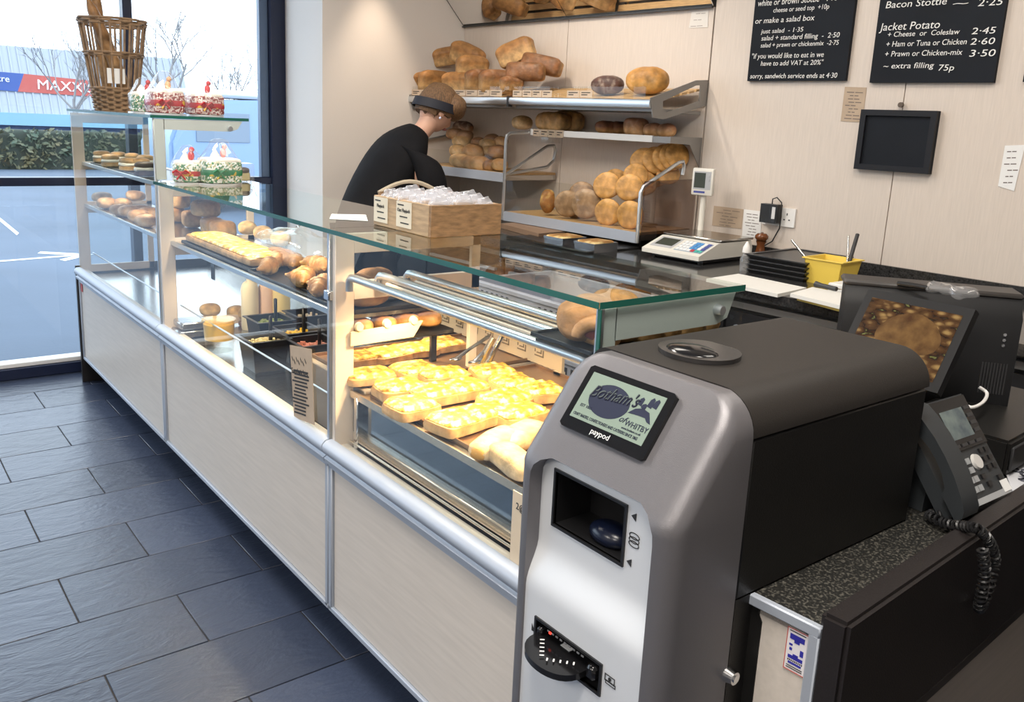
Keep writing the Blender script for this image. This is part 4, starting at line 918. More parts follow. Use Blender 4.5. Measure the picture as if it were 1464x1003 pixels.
# flat round bread cakes
FLAT = bread('bread_cake',(.70,.42,.16),(.66,.34,.09), dust=.25, z0=.05, z1=.5, bump=.15); FLATB = bread('bread_cake_brown',(.46,.30,.17),(.38,.23,.12), dust=.35, z0=.05, z1=.6, bump=.15); PALE = bread('cheese_top',(.55,.30,.10),(.40,.17,.04), patch=(.85,.62,.22))
def mk_flat(m, key):
    def f(): return obj('bread_cake', B().blob((0,0,.017),.068,.066,.017,.75,1,28,10,deform(4,.004,14)), m, label='', cat='bread', group='flat bread cakes in the right rack', world=False)
    return f
def face(s,d,z):
    """rotation that turns a disc's axis to a direction of the wall frame"""
    return Vector((s,-d,z)).normalized().to_track_quat('Z','Y').to_matrix()
G_, Bn = ('fg',mk_flat(FLAT,'fg')), ('fb',mk_flat(FLATB,'fb'))
for px,py,d,n,kk,lab,sc in ((812,291,.31,(.75,.6,.12),Bn,'brown flat bread cake, second from the left in the right rack',1.0),(824,296,.25,(.8,.5,.1),Bn,'brown flat bread cake tucked behind the second one',.9),
  (838,291,.30,(.55,.8,.1),Bn,'large brown flat bread cake in the middle of the rack',1.12),(832,277,.20,(.5,.7,.4),Bn,'brown flat bread cake leaning at the back of the middle',1.0),
  (869,303,.31,(.35,.9,.1),G_,'golden flat bread cake, bottom row, left of the pair',.98),(901,307,.32,(.3,.95,.1),G_,'golden flat bread cake, bottom row, right by the corner post',1.0),
  (868,265,.25,(.4,.8,.3),G_,'round golden bread cake in the upper row, left one',1.02),(900,268,.26,(.5,.8,.25),G_,'round golden bread cake in the upper row, right one',.98),(909,250,.22,(.6,.7,.35),G_,'round golden bread cake on top, overlapping the upper row',.85),
  (880,258,.17,(.5,.7,.3),G_,'golden bread cake half hidden behind the upper row',.9),(921,262,.18,(.75,.6,.2),G_,'golden bread cake behind the corner post',.9),
  (922,231,.15,(.5,.75,.35),G_,'large golden bread cake at the front of the top pile',1.05),(938,229,.125,(.75,.55,.3),G_,'golden bread cake second in the top pile',1.0),(952,226,.11,(.85,.4,.25),G_,'golden bread cake third in the top pile',1.0),(961,224,.095,(.9,.35,.2),G_,'golden bread cake fourth in the top pile',.98),(968,222,.08,(.92,.3,.2),G_,'golden bread cake last in the top pile',.95),
  (938,251,.10,(.6,.6,.4),G_,'golden bread cake low at the back, seen over the side tube',.9),(955,248,.09,(.7,.5,.4),G_,'golden bread cake low at the back, next to the smoked panel',.85)):
    lay(kk[0],kk[1],px,py,d,face(*n),lab,.034,None,sc)
lay('cheesy', lambda: obj('cheese_bread', B().blob((0,0,.022),.062,.040,.022,.8,.9,24,10,deform(4,.006,30)), PALE, label='', cat='bread', world=False), 783,287,.31, face(.72,.6,.1) @ Matrix.Rotation(R(90),3,'Z'), 'cheese-crusted long roll, farthest left in the right rack', .044)
# mixed rolls in the left rack
RL = [bread('roll_a',(.62,.42,.22),(.42,.22,.09), dust=.3),bread('roll_b',(.40,.24,.12),(.26,.13,.06)),bread('roll_c',(.70,.52,.30),(.55,.33,.14), dust=.6)]
for i,(px,py,d,m,rx,a,lab) in enumerate(((658,229,.33,2,.062,20,'pale roll nearest the worker, front row'),(672,232,.33,0,.058,25,'ridged roll in the front row, second'),(686,233,.33,0,.060,15,'golden ridged roll in the front row, third'),(700,236,.32,1,.045,0,'brown round roll in the front row, fourth'),(714,235,.33,0,.050,0,'seeded round roll at the rack end, front row'),
  (676,217,.26,0,.070,10,'long golden twisted roll, middle row'),(711,217,.25,1,.058,0,'large oat-dusted round roll, middle row right'),(655,215,.25,2,.055,0,'pale roll behind the worker\'s arm'),(697,206,.18,2,.050,15,'pale crusty roll with a split top'),(683,203,.15,1,.045,0,'plain brown roll at the back'),(703,199,.12,1,.048,0,'dark brown roll behind the split one'),(716,202,.12,0,.045,0,'golden roll at the back right corner'),(660,202,.15,2,.058,10,'floury roll at the back left'),(698,215,.20,2,.045,0,'small pale roll in the centre'))):
    lay('roll%d'%m, mk_bun('crusty_roll', RL[m],.055,.045,.034,3+m,'mixed rolls in the left rack',.8), px,py,d,E(12,5,a), lab+' of the left rack' if 'rack' not in lab else lab, .068, None, rx/.055)
lay('seed', mk_bun('seeded_loaf', bread('seeded_loaf',(.34,.17,.07),(.12,.05,.03), dust=.55),.075,.045,.042,6), 662,183,.10,E(0,0,10), 'dark seeded loaf on top of the left rack, by the worker\'s face', .084)
lay('roll1', None, 650,191,.16,E(0,0,10), 'brown roll below the dark seeded loaf in the left rack', .068); lay('roll1', None, 664,194,.13,E(0,0,30), 'brown roll beneath the seeded loaf, second one in the left rack', .068)
# things on the worktop
kb = wthing('kraft_box', -.52,.66,WZ, 'flat brown cake box on the worktop, left of the foil trays', 'box')
obj('lid', bev(B().prism([onz(x,y,WZ+.001) for x,y in ((716,326),(770,341),(808,337),(752,323))],(0,0,.024)),.002), mat('kraft_box_board',(.22,.14,.09),.7), kb)
for px,lab in ((808,'silver foil tray of topped tart beside the brown box'),(852,'silver foil tray of topped tart, nearer the scale')):
    p = onz(px-1,(350,358)[px>820],WZ); ft = thing('foil_tray',(p.x,p.y,WZ),lab,'foil tray','foil trays on the worktop',WROT)
    obj('foil', bev(B().prism([(-.062,-.075,.04),(.062,-.075,.04),(.055,-.068,0),(-.055,-.068,0)],(0,.15,0)),.003), mat('tray_foil',(.62,.64,.68),.2,1), ft, world=False)
    obj('tart_filling', B().blob((0,0,.040),.058,.070,.008,.6,.3,24,8,deform(px,.008,50)), bread('tart_top',(.62,.36,.10),(.40,.20,.06),patch=(.85,.70,.35)), ft, world=False)
bt = wthing('baking_tray', -.16,.52,WZ, 'flat black baking sheet under the foil trays on the worktop', 'tray'); obj('sheet', bev(B().box((-.30,-.20,0),(.22,.17,.010)),.003), BTRAY, bt, world=False)
# weighing scale with pole display
sc = wthing('weighing_scale', .345,.32,WZ, 'white shop weighing scale with keypad and steel platter on the worktop', 'scale')
def L(s,d,z): return Vector((s,-d,z))
prof = [(.245,.022),(.245,.042),(.085,.095),(-.20,.095),(-.215,.06),(-.215,.022)]
obj('body', bev(B().prism([L(-.185,d,z) for d,z in prof],(.37,0,0)),.008,2), mat('scale_ivory',(.70,.68,.62),.4), sc, world=False)
obj('lower_body', bev(B().box((-.165,-.20,.006),(.182,.21,.05)),.012,2), DARK, sc, world=False)
obj('platter', bev(B().box((-.19,-.075,.100),(.19,.215,.110)),.004), STEEL, sc, world=False)
def onface(s,t,o=.001): # point on the sloped front
    d = .245+(.085-.245)*t; z = .042+(.095-.042)*t; return L(s,d+o*.3,z+o)
def patch(s0,t0,s1,t1,o=.0015): return B().prism([onface(s0,t0,0),onface(s1,t0,0),onface(s1,t1,0),onface(s0,t1,0)], Vector((0,-.3,.95))*o)
obj('display', patch(-.150,.36,-.035,.84), mat('lcd_dark',(.05,.06,.05),.2), sc, world=False)
obj('display_bezel', patch(-.165,.22,-.022,.92,.0008), mat('bezel_grey',(.42,.43,.45),.4), sc, world=False)
KC = {0:mat('key_white',(.82,.82,.82),.4),1:mat('key_blue',(.08,.28,.60),.4),2:mat('key_navy',(.06,.08,.30),.4),3:mat('key_green',(.08,.42,.38),.4),4:mat('key_red',(.50,.05,.08),.4)}
obj('keypad', patch(.0,.18,.172,.86,.001), mat('key_mat',(.30,.36,.42),.5), sc, world=False)
for i in range(7):
    for j in range(4):
        c = 2 if i == 6 and j else (3 if i > 4 and j == 0 else (4 if i == 4 and j == 0 else (1 if i in (3,4) and j > 0 else 0)))
        obj('key', patch(.006+.0235*i,.22+.16*j,.006+.0235*i+.019,.22+.16*j+.12,.004), KC[c], sc, world=False)
for x,y in ((-.15,-.18),(.15,-.18),(-.15,.19),(.15,.19)): obj('foot', B().cyl((x,y,0),(x,y,.008),.014,n=12), BLACK, sc, world=False)
pp = onw(1003,300,.12); ps,pd,pz = wcrd(pp)
obj('pole', B().tube([wl(ps,.12,WZ+.02),wl(ps,.12,1.29)],.017,12), mat('scale_ivory',(.70,.68,.62),.4), sc)
h0 = B().box((-.062,-.018,-.068),(.062,.018,.068),.008,seg=2); c = wl(ps+.005,.14,1.335); ry = Matrix.Rotation(WROT+R(14),4,'Z')
h0.bm.transform(Matrix.Translation(c) @ ry); hd_ = obj('display_head', h0, mat('scale_ivory',(.70,.68,.62),.4), sc)
for nm,a,b2,m in (('screen',(-.046,-.0195,-.030),(.018,-.018,.045),'lcd_dark'),('screen_bezel',(-.050,-.0188,-.038),(.050,-.0179,.052),'bezel_grey'),('badge',(-.045,-.0192,-.056),(.02,-.018,-.046),'key_navy')):
    q = B().box(a,b2); q.bm.transform(Matrix.Translation(c) @ ry); obj(nm, q, MATS[m], hd_)
for k in range(3):
    q = B().cyl((.036,-.0188,.033-.022*k),(.036,-.021,.033-.022*k),.007,n=10); q.bm.transform(Matrix.Translation(c) @ ry); obj('button', q, MATS['bezel_grey'], hd_)
sc.scale = (.80,.82,.88)
# salt shaker, pepper mill, stacked trays, tub, boards
p = onz(1064,388,WZ); sa = thing('salt_shaker',(p.x,p.y,WZ),'clear salt shaker with a white tip beside the black trays','shaker')
obj('glass_body', B().lathe([(0,0),(.020,0),(.021,.05),(.014,.07),(.014,.078)],n=16), glass('shaker_glass',(.75,.75,.76),1.5,.05,haze=.15), sa, world=False); obj('cap', B().lathe([(.016,.076),(.015,.095),(.004,.118),(0,.12)],n=16), WHITE, sa, world=False)
p = wl(.475,.05,WZ); pm = thing('pepper_mill',p,'turned wooden pepper mill against the back wall','pepper mill'); pm.scale = (.85,.85,.62)
MW = mat('mill_wood',(.20,.065,.02),.25,vary=.4,vscale=14,stretch=(12,12,1.5))
obj('body', B().lathe([(0,0),(.030,0),(.031,.02),(.022,.06),(.020,.095),(.027,.118)],n=24), MW, pm, world=False); obj('head', B().lathe([(.020,.118),(.024,.122),(.034,.140),(.034,.156),(.022,.172),(0,.174)],n=24), MW, pm, world=False); obj('finial', B().lathe([(.006,.172),(.008,.180),(0,.186)],n=12), CHROME, pm, world=False)
for k in range(4):
    def mk_bt():
        t = thing('sandwich_tray',(0,0,0),'','tray','stacked black trays',WROT)
        obj('tray', bev(B().prism([L(-.12,.17,.0),L(.12,.17,0),L(.128,.178,.014),L(-.128,.178,.014)],(0,.35,0)),.002), BTRAY, t, world=False)
        obj('rim', B().frame([L(-.132,.182,.014),L(.132,.182,.014),L(.132,-.178,.014),L(-.132,-.178,.014)],[L(-.115,.165,.014),L(.115,.165,.014),L(.115,-.162,.014),L(-.115,-.162,.014)],(0,0,.004)), mat('tray_rim',(.03,.03,.032),.3), t, world=False); return t
    put('bt', mk_bt, wl(.80,.285,WZ+.0185*k), (0,0,WROT), 'black tray in the stack on the worktop, %s from the bottom' % ORD[k])
yt = wthing('yellow_tub', .985,.37,WZ, 'square yellow plastic tub holding utensils on the worktop', 'tub')
YEL = mat('yellow_plastic',(.86,.62,.10),.4); b = B(); a0,a1,hh = .062,.074,.090
for sgn in ((1,0),(-1,0),(0,1),(0,-1)):
    if sgn[0]: x0,x1 = sgn[0]*a0,sgn[0]*a1; b.prism([(x0,-a0,0),(x1,-a1,hh),(x1,a1,hh),(x0,a0,0)],(-sgn[0]*.003,0,0))
    else: y0,y1 = sgn[1]*a0,sgn[1]*a1; b.prism([(-a0,y0,0),(-a1,y1,hh),(a1,y1,hh),(a0,y0,0)],(0,-sgn[1]*.003,0))
b.box((-a0,-a0,0),(a0,a0,.004)); obj('tub', b, YEL, yt, world=False)
obj('rim', B().frame([(-.081,-.081,hh),(.081,-.081,hh),(.081,.081,hh),(-.081,.081,hh)],[(-.072,-.072,hh),(.072,-.072,hh),(.072,.072,hh),(-.072,.072,hh)],(0,0,.004)), YEL, yt, world=False)
def utensil(name, p0, p1, r, m, label, blade=None):
    t = thing(name, p0, label, name.replace('_',' ').split()[-1]); obj('handle', B().tube([p0,p0.lerp(p1,.5),p1],r,10), m, t)
    if blade: obj('blade', B().tube([p0,blade],[.014,.017],8), mat('blade_white',(.75,.72,.62),.4), t)
utensil('steel_spoon', wl(.935,.41,1.03), onw(1132,343,.42), .0045, STEEL, 'thin steel utensil leaning left out of the yellow tub')
utensil('steel_knife', wl(1.025,.33,1.01), onw(1213,337,.25), .004, STEEL, 'thin steel utensil upright at the right of the yellow tub')
utensil('palette_spatula', wl(1.03,.345,1.03), onw(1226,335,.24), .0075, DARK, 'dark handled spatula at the right of the yellow tub', wl(1.032,.335,1.0))
CB = mat('white_chopping_board',(.76,.75,.71),.55)
def board(name, pts, z, t, m, label): return obj(name, bev(B().prism([onz(x,y,z+t) for x,y in pts],(0,0,-t)),.002), m, label=label, cat='chopping board', group='boards on the worktop')
board('chopping_board', ((1010,398),(1056,391),(1153,411),(1112,420)), WZ, .012, CB, 'white chopping board nearest the glass counter end')
board('chopping_board', ((1140,424),(1168,413),(1262,432),(1235,449)), WZ, .012, mat('yellow_board',(.80,.58,.12),.5), 'yellow chopping board under the second white board')
board('chopping_board', ((1130,419),(1162,410),(1262,430),(1232,444)), WZ+.0125, .012, CB, 'white chopping board stacked on a yellow one')
k0,k1 = onz(1166,406,WZ+.035),onz(1196,413,WZ+.034); kn = thing('kitchen_knife',k0,'dark handled kitchen knife lying on the white board','knife')
obj('handle', B().tube([k0,k0.lerp(k1,.3),k1],[.011,.008,.008],10), DARK, kn); obj('blade', B().prism([k1,k1+(k1-k0)*1.2,k1+(k1-k0)*1.2+Vector((.01,.02,0)),k1+Vector((.012,.02,0))],(0,0,.002)), STEEL, kn)
p = onz(1204,406,WZ+.03); obj('paper_pack', bev(B().box(p+Vector((-.04,-.03,-.03)),p+Vector((.05,.03,.004)))), WHITE, label='small white packet right of the yellow tub', cat='packet')
# wall: boards, cards, socket
SLB = mat('chalkboard',(.010,.013,.019),.65, vary=.3, vscale=5, spec=.2); SLF = mat('black_board_frame',(.009,.010,.014),.5, spec=.3)
def fit(parent, px0, py, px1, body, hpx, m=CHALK, d=.0225, shear=.12):
    a = onw(px0,py,d); b2 = onw(px1,py,d); h = (onw(px0,py-hpx,d)-a).length
    u = TR; o = text('chalk_lettering', body, h*1.38, m, parent, a, u, (0,0,1), shear=shear, ext=.0003); bpy.context.view_layer.update()
    wd = o.dimensions.x or 1; k = (b2-a).dot(TR)/wd; M2 = o.matrix_basis.copy(); 
    for i in range(3): M2[i][0] *= k
    o.matrix_basis = M2; return o
def wboard(name, s0, s1, z0, z1, label, cat='chalkboard', th=.02):
    t = wthing(name,(s0+s1)/2,0,z0,label,cat); obj('panel', bev(wbox(B(), s0,.001,z0, s1,th,z1),.002), SLB, t); return t
q0,q1 = wcrd(onw(1070,114,.02)),wcrd(onw(1208,117,.02)); b1 = wboard('menu_board', q0[0]-.006,q1[0],(q0[2]+q1[2])/2,2.16,'black chalk menu board with stottie and salad box prices')
for a in ((1083,9,1196,'white or brown Stottie - 1·75',9),(1105,18,1184,'cheese or seed top  +10p',7),(1079,34,1163,'or make a salad box',8),(1088,48,1148,'just salad  - 1·35',6.5),(1088,58,1199,'salad + standard filling  -  2·50',7),(1087,68,1198,'salad + prawn or chickenmix  -2·75',6.5),(1074,84,1176,'"if you would like to eat in we',7.5),(1087,94,1176,'have to add VAT at 20%"',7),(1072,112,1196,'sorry, sandwich service ends at 4·30',7)): fit(b1,*a)
q0,q1 = wcrd(onw(1243,117,.02)),wcrd(onw(1420,119,.02)); b2_ = wboard('menu_board', q0[0],q1[0],(q0[2]+q1[2])/2,2.16,'black chalk menu board with bacon stottie and jacket potato prices')
for a in ((1265,12,1351,'Bacon Stottie',10),(1360,9,1382,'~',8),(1397,9,1432,'2·25',11),(1258,44,1344,'Jacket Potato',11),(1268,53,1370,'+ Cheese  or  Coleslaw',7.5),(1266,67,1380,'+ Ham or Tuna or Chicken',8),(1264,81,1374,'+ Prawn or Chicken-mix',8),(1388,49,1422,'2·45',9.5),(1386,64,1421,'2·60',9.5),(1384,81,1421,'3·50',10),(1262,98,1334,'~ extra filling',8),(1340,101,1362,'75p',9)): fit(b2_,*a)
q0 = wcrd(onw(1462,117,.02)); b3 = wboard('menu_board', q0[0],q0[0]+.6,q0[2],2.16,'dark board just entering at the right edge')
q = [wcrd(onw(x,y,.022)) for x,y in ((1234,154),(1341,161),(1329,249),(1221,241))]; s0,s1 = (q[0][0]+q[3][0])/2,(q[1][0]+q[2][0])/2; z0,z1 = (q[2][2]+q[3][2])/2,(q[0][2]+q[1][2])/2
sb = wboard('framed_chalkboard', s0,s1,z0,z1,'small blank framed chalkboard hanging below the menu boards'); fw = .022
obj('frame', B().frame([wl(s0,.018,z0),wl(s1,.018,z0),wl(s1,.018,z1),wl(s0,.018,z1)],[wl(s0+fw,.018,z0+fw),wl(s1-fw,.018,z0+fw),wl(s1-fw,.018,z1-fw),wl(s0+fw,.018,z1-fw)],NR*.014), SLF, sb)
hk = onw(1289,150,.012); obj('hook', B().cyl(hk,hk+NR*.012,.010,n=12), mat('hook_brown',(.10,.07,.05),.5), sb)
def wcard(name, pts, m, label, lines=0, cat='card', seed=1, d=.001):
    t = thing(name, onw(*pts[3],d), label, cat); P = [onw(x,y,d) for x,y in pts]; obj('sheet', B().prism(P,NR*.0012), m, t)
    if lines:
        lb = B(); rg = random.Random(seed); ux = P[1]-P[0]; uy = P[3]-P[0]
        for k in range(lines):
            v = .14+.76*k/max(1,lines-1); a = rg.uniform(.10,.35); e = rg.uniform(.6,.92)
            for (f0,f1) in ((a,(a+e)/2-.03),((a+e)/2+.02,e)): o = P[0]+uy*v+NR*.0014; lb.prism([o+ux*f0,o+ux*f1,o+ux*f1+uy*.025,o+ux*f0+uy*.025],NR*.0003)
        obj('print', lb, mat('faded_print',(.16,.13,.12),.8), t)
    return t
wcard('wall_notice', ((1208,124),(1239,125),(1233,175),(1202,173)), KRAFT, 'brown card notice half behind the small framed chalkboard', 9)
wcard('wall_notice', ((1437,208),(1466,207),(1450,273),(1427,266)), PAPER, 'white handwritten list pinned near the right edge', 6, seed=4)
wcard('wall_notice', ((1021,294),(1063,299),(1060,327),(1018,322)), KRAFT, 'brown printed card on the wall behind the scale', 6, seed=2)
wcard('wall_notice', ((1064,299),(1090,302),(1087,340),(1061,337)), PAPER, 'white price list beside the wall socket', 8, seed=3)
wcard('wall_notice', ((989,17),(1013,15),(1012,39),(985,40)), mat('label_white',(.70,.67,.63),.7), 'small white label at the top of the wall panel, under the mirror', 3, seed=6)
sk = thing('wall_socket', onw(1124,312,0), 'white double wall socket with a black charger plugged in', 'socket'); q = [wcrd(onw(x,y,.008)) for x,y in ((1092,295),(1138,299),(1135,327),(1090,322))]
s0,s1,z0,z1 = q[0][0],q[1][0],q[2][2]+.004,q[1][2]; obj('plate', bev(wbox(B(), s0,.0005,z0,s1,.009,z1),.003), WHITE, sk)
lb = B(); cx = s1-.038; cz = (z0+z1)/2
for ds,dz,w_,h_ in ((0,.014,.005,.010),(-.012,-.010,.008,.005),(.012,-.010,.008,.005)): wbox(lb, cx+ds-w_/2,.0088,cz+dz-h_/2, cx+ds+w_/2,.0094,cz+dz+h_/2)
obj('socket_slot', lb, INK, sk)
ch = thing('phone_charger', onw(1100,305,.03), 'black mains charger plugged into the double socket', 'charger'); q = [wcrd(onw(x,y,.05)) for x,y in ((1089,289),(1112,293),(1110,320),(1088,317))]
obj('charger_body', bev(wbox(B(), q[0][0],.010,q[2][2],q[1][0],.055,q[1][2]),.006,2), BLACK, ch)
obj('charger_label', wbox(B(), q[1][0]-.022,.0552,q[2][2]+.02,q[1][0]-.006,.0558,q[1][2]-.01), mat('label_silver',(.6,.6,.6),.4), ch)
cs = (q[0][0]+q[1][0])/2; zt_,zb_ = q[1][2],q[2][2]
obj('cable', B().tube([wl(cs,.03,zt_-.004),wl(cs,.03,zt_+.022),wl(cs+.02,.03,zt_+.03),wl(cs+.045,.03,zt_+.01),wl(cs+.05,.03,zt_-.05),wl(cs+.045,.025,zb_-.02),wl(cs+.02,.03,zb_-.08),wl(cs-.01,.05,WZ+.05),wl(cs-.02,.08,WZ+.004)],.0028,6), BLACK, ch)
# grey bakery crates stacked behind the counter
def mk_crate():
    t = thing('bakery_crate',(0,0,0),'','crate','grey bakery crates stacked behind the counter'); GC = mat('grey_crate',(.34,.35,.40),.5)
    b = B(); hx,hy,h = .20,.32,.17
    for s in (-1,1): b.box((s*hx-.008,-hy,.01),(s*hx+.008,hy,h),.003); b.box((-hx,s*hy-.008,.01),(hx,s*hy+.008,h),.003)
    b.box((-hx,-hy,0),(hx,hy,.012)); b.box((-hx-.014,-hy-.014,h-.018),(-hx+.004,hy+.014,h),.003); obj('crate', b, GC, t, world=False)
    sl = B()
    for k in list(range(7))+list(range(12,19)): sl.box((-hx-.0095,hy-.05-.03*k,.07),(-hx-.0075,hy-.062-.03*k,.14))
    obj('slot', sl, mat('slot_dark',(.03,.03,.035),.8), t, world=False)
    text('crate_lettering', "Botham's", .055, mat('crate_blue',(.03,.07,.40),.6), t, (-hx-.010,.10,.095), (0,-1,0), (0,0,1), shear=.3, world=False); text('crate_lettering', 'of Whitby', .030, MATS['crate_blue'], t, (-hx-.010,.07,.055), (0,-1,0), (0,0,1), world=False); return t
q = [onx(x,y,1.37) for x,y in ((683,400),(816,438))]; yc = (q[0].y+q[1].y)/2; ztop = (q[0].z+q[1].z)/2
nz_ = 5; z0 = ztop-.17*nz_-.004*nz_
obj('dolly', bev(B().box((1.40,yc-.3,.06),(1.76,yc+.3,max(.07,z0-.002))),.004).cyl((1.45,yc-.25,.03),(1.48,yc-.25,.03),.03,n=12).cyl((1.45,yc+.25,.03),(1.48,yc+.25,.03),.03,n=12).cyl((1.68,yc+.25,.03),(1.71,yc+.25,.03),.03,n=12).cyl((1.68,yc-.25,.03),(1.71,yc-.25,.03),.03,n=12), DARK, label='low black dolly under the stack of grey crates', cat='dolly')
for k in range(nz_): put('crate', mk_crate, (1.584,yc,z0+.174*k), (0,0,0), 'grey bakery crate in the stack, %s from the bottom' % ORD[k] if k < nz_-1 else 'topmost grey bakery crate, its blue lettering seen through the heated case')
# ================================================================ payment kiosk
KL, KR, KB, KZ, KS = -4.30, -4.62, .935, 1.174, 1.116
KY = (KL+KR)/2; KW = (KL-KR)/2
GREYM = mat('metallic_grey_shell', (.152,.146,.155), .34, .35, bump=.12, bscale=900)
SILV = mat('silver_face', (.72,.74,.77), .40, .25)
ko = thing('payment_kiosk', (.62,KY,0), 'grey and silver self-service cash payment kiosk with green screen at the counter end', 'payment kiosk')
def wtop(z):
    r = KZ-KS
    return KW if z <= KS else KW-r+math.sqrt(max(0,r*r-(z-KS)**2))
def xfront(z): return .318 if z < 1.015 else .318+(z-1.015)*(.118/.159)+.0*(z>1.03)
def shell():
    bm = bmesh.new(); zs = [0,.3,.6,.80,.90,.96,.985,1.0,1.012,1.022,1.030,1.04,1.06,1.09,KS,1.128,1.140,1.150,1.158,1.165,1.170,1.1725]
    rows = []; inner = {}
    for z in zs:
        w_ = wtop(z); xf = xfront(z); xb = .462; r = min(.030, (xb-xf)*.45); row = []
        hw = .126 if z <= .985 else {1.0:.1245,1.012:.119,1.022:.109,1.030:.09}.get(z,.09)
        row.append((xb,w_))
        for k in range(6): a = PI/2*k/5; row.append((xf+r-r*math.sin(a), w_-r+r*math.cos(a)))
        row += [(xf,hw),(xf,hw*.33),(xf,-hw*.33),(xf,-hw)]
        for k in range(6): a = PI/2*(1-k/5); row.append((xf+r-r*math.sin(a), -w_+r-r*math.cos(a)))
        row.append((xb,-w_)); rows.append([bm.verts.new((x,KY+y,z)) for x,y in row])
    n = len(rows[0]); hole = []
    for i in range(len(rows)-1):
        for k in range(n-1):
            if 7 <= k <= 9 and zs[i+1] <= 1.0301: continue
            bm.faces.new((rows[i][k],rows[i][k+1],rows[i+1][k+1],rows[i+1][k]))
        bm.faces.new((rows[i][n-1],rows[i][0],rows[i+1][0],rows[i+1][n-1]))
    bm.faces.new(rows[-1])
    top = max(i for i,z in enumerate(zs) if z <= 1.0301)
    loop = [rows[i][7] for i in range(top+1)]+[rows[top][8],rows[top][9]]+[rows[i][10] for i in range(top,-1,-1)]
    dup = [bm.verts.new(v.co+Vector((.05,0,0))) for v in loop]
    for a in range(len(loop)-1): bm.faces.new((loop[a],loop[a+1],dup[a+1],dup[a]))
    return bm
obj('front_shell', shell(), GREYM, ko, angle=32)
def xp(z):
    t = min(1,max(0,(.885-z)/.075)); t = t*t*(3-2*t); return .343-.021*t
def op(pts, X): 
    q = [onx(x,y,X) for x,y in pts]; return max(v.y for v in q),min(v.y for v in q),sum(sorted(v.z for v in q)[:2])/2,sum(sorted(v.z for v in q)[2:])/2
cy0,cy1,cz0,cz1 = op(((797,674),(895,722),(889,803),(792,749)), .343)
ny0,ny1,nz0,nz1 = op(((768,890),(858,943),(857,979),(766,930)), .322)
def panel():
    bm = bmesh.new(); ys = sorted({KY+.130,KY-.130,cy0,cy1,ny0,ny1}, reverse=True); zs = sorted({0,.5,.65,nz0,nz1,.79,.80,.81,.82,.83,.84,.85,.86,.87,.88,.89,cz0,cz1,1.034})
    V = [[bm.verts.new((xp(z),y,z)) for y in ys] for z in zs]
    for i in range(len(zs)-1):
        for k in range(len(ys)-1):
            zc = (zs[i]+zs[i+1])/2; yc = (ys[k]+ys[k+1])/2
            if (cz0<zc<cz1 and cy1<yc<cy0) or (nz0<zc<nz1 and ny1<yc<ny0): continue
            bm.faces.new((V[i][k],V[i][k+1],V[i+1][k+1],V[i+1][k]))
    return bm
obj('face_panel', panel(), SILV, ko)
GB = mat('gloss_black', (.008,.008,.009), .12)
def pocket(name, X, y0, y1, z0, z1, dep, parent, rim=.004):
    b = B(); 
    b.frame([(X-.003,y0+rim,z0-rim),(X-.003,y1-rim,z0-rim),(X-.003,y1-rim,z1+rim),(X-.003,y0+rim,z1+rim)],[(X-.003,y0,z0),(X-.003,y1,z0),(X-.003,y1,z1),(X-.003,y0,z1)],(.006,0,0))
    f = [(X,y0,z0),(X,y1,z0),(X,y1,z1),(X,y0,z1)]; g = [(X+dep,y,z) for _,y,z in f]
    for i in range(4): b.quad(f[i],f[(i+1)%4],g[(i+1)%4],g[i])
    b.quad(*g); return obj(name, b, BLACK, parent)
cp = pocket('coin_tray', .343, cy0,cy1,cz0,cz1,.075, ko)
obj('coin_cup', B().blob((.375,cy1+.055,cz0+.012),.026,.038,.018,1,1,24,12), mat('cup_navy',(.006,.009,.024),.25), cp)
obj('note_slot', B(), BLACK, ko) if False else None
np_ = pocket('note_slot', .322, ny0,ny1,nz0,nz1,.035, ko)
tg_ = B(); yc = (ny0+ny1)/2+.012; hw = (ny0-ny1)/2*.80; pts = [(.345,yc+hw,nz0+.012)]+[(.322-.050*math.sin(PI*k/16)**.7,yc+hw*math.cos(PI*k/16),nz0+.012-.004*math.sin(PI*k/16)) for k in range(17)]+[(.345,yc-hw,nz0+.012)]
tg_.prism(pts,(0,0,.010)); bev(tg_,.003,2); tgo = obj('note_lip', tg_, GB, np_)
obj('note_guide', B().box((.318,ny0-.014,nz0+.016),(.35,ny0-.002,nz0+.034),.003).box((.312,ny1+.004,nz0+.016),(.35,ny1+.022,nz0+.038),.004), GB, np_)
ck = B()
for k in range(5):
    for s in (1,-1):
        a = Vector((.288+.0065*k,yc+s*(.006+.0075*k),nz0+.0228)); ck.box(a-Vector((.0035,.0012,0)),a+Vector((.0035,.0012,.0004)),rot=Matrix.Rotation(s*-.7,3,'Z'))
ck.box((.328,yc-.010,nz0+.0226),(.338,yc+.010,nz0+.0232)); obj('note_arrows', ck, mat('print_white',(.7,.7,.7),.5), tgo)
led = B(); 
for k in range(9): led.box((.3215,ny0-.025-.0095*k,nz1-.008),(.3225,ny0-.030-.0095*k,nz1-.0055))
obj('slot_marks', led, mat('print_grey',(.25,.25,.26),.5), np_); obj('slot_led', B().box((.320,ny0-.030,nz1-.009),(.3225,ny0-.034,nz1-.006)), mat('led_red',(.8,.05,.03),emit=1.5), np_)
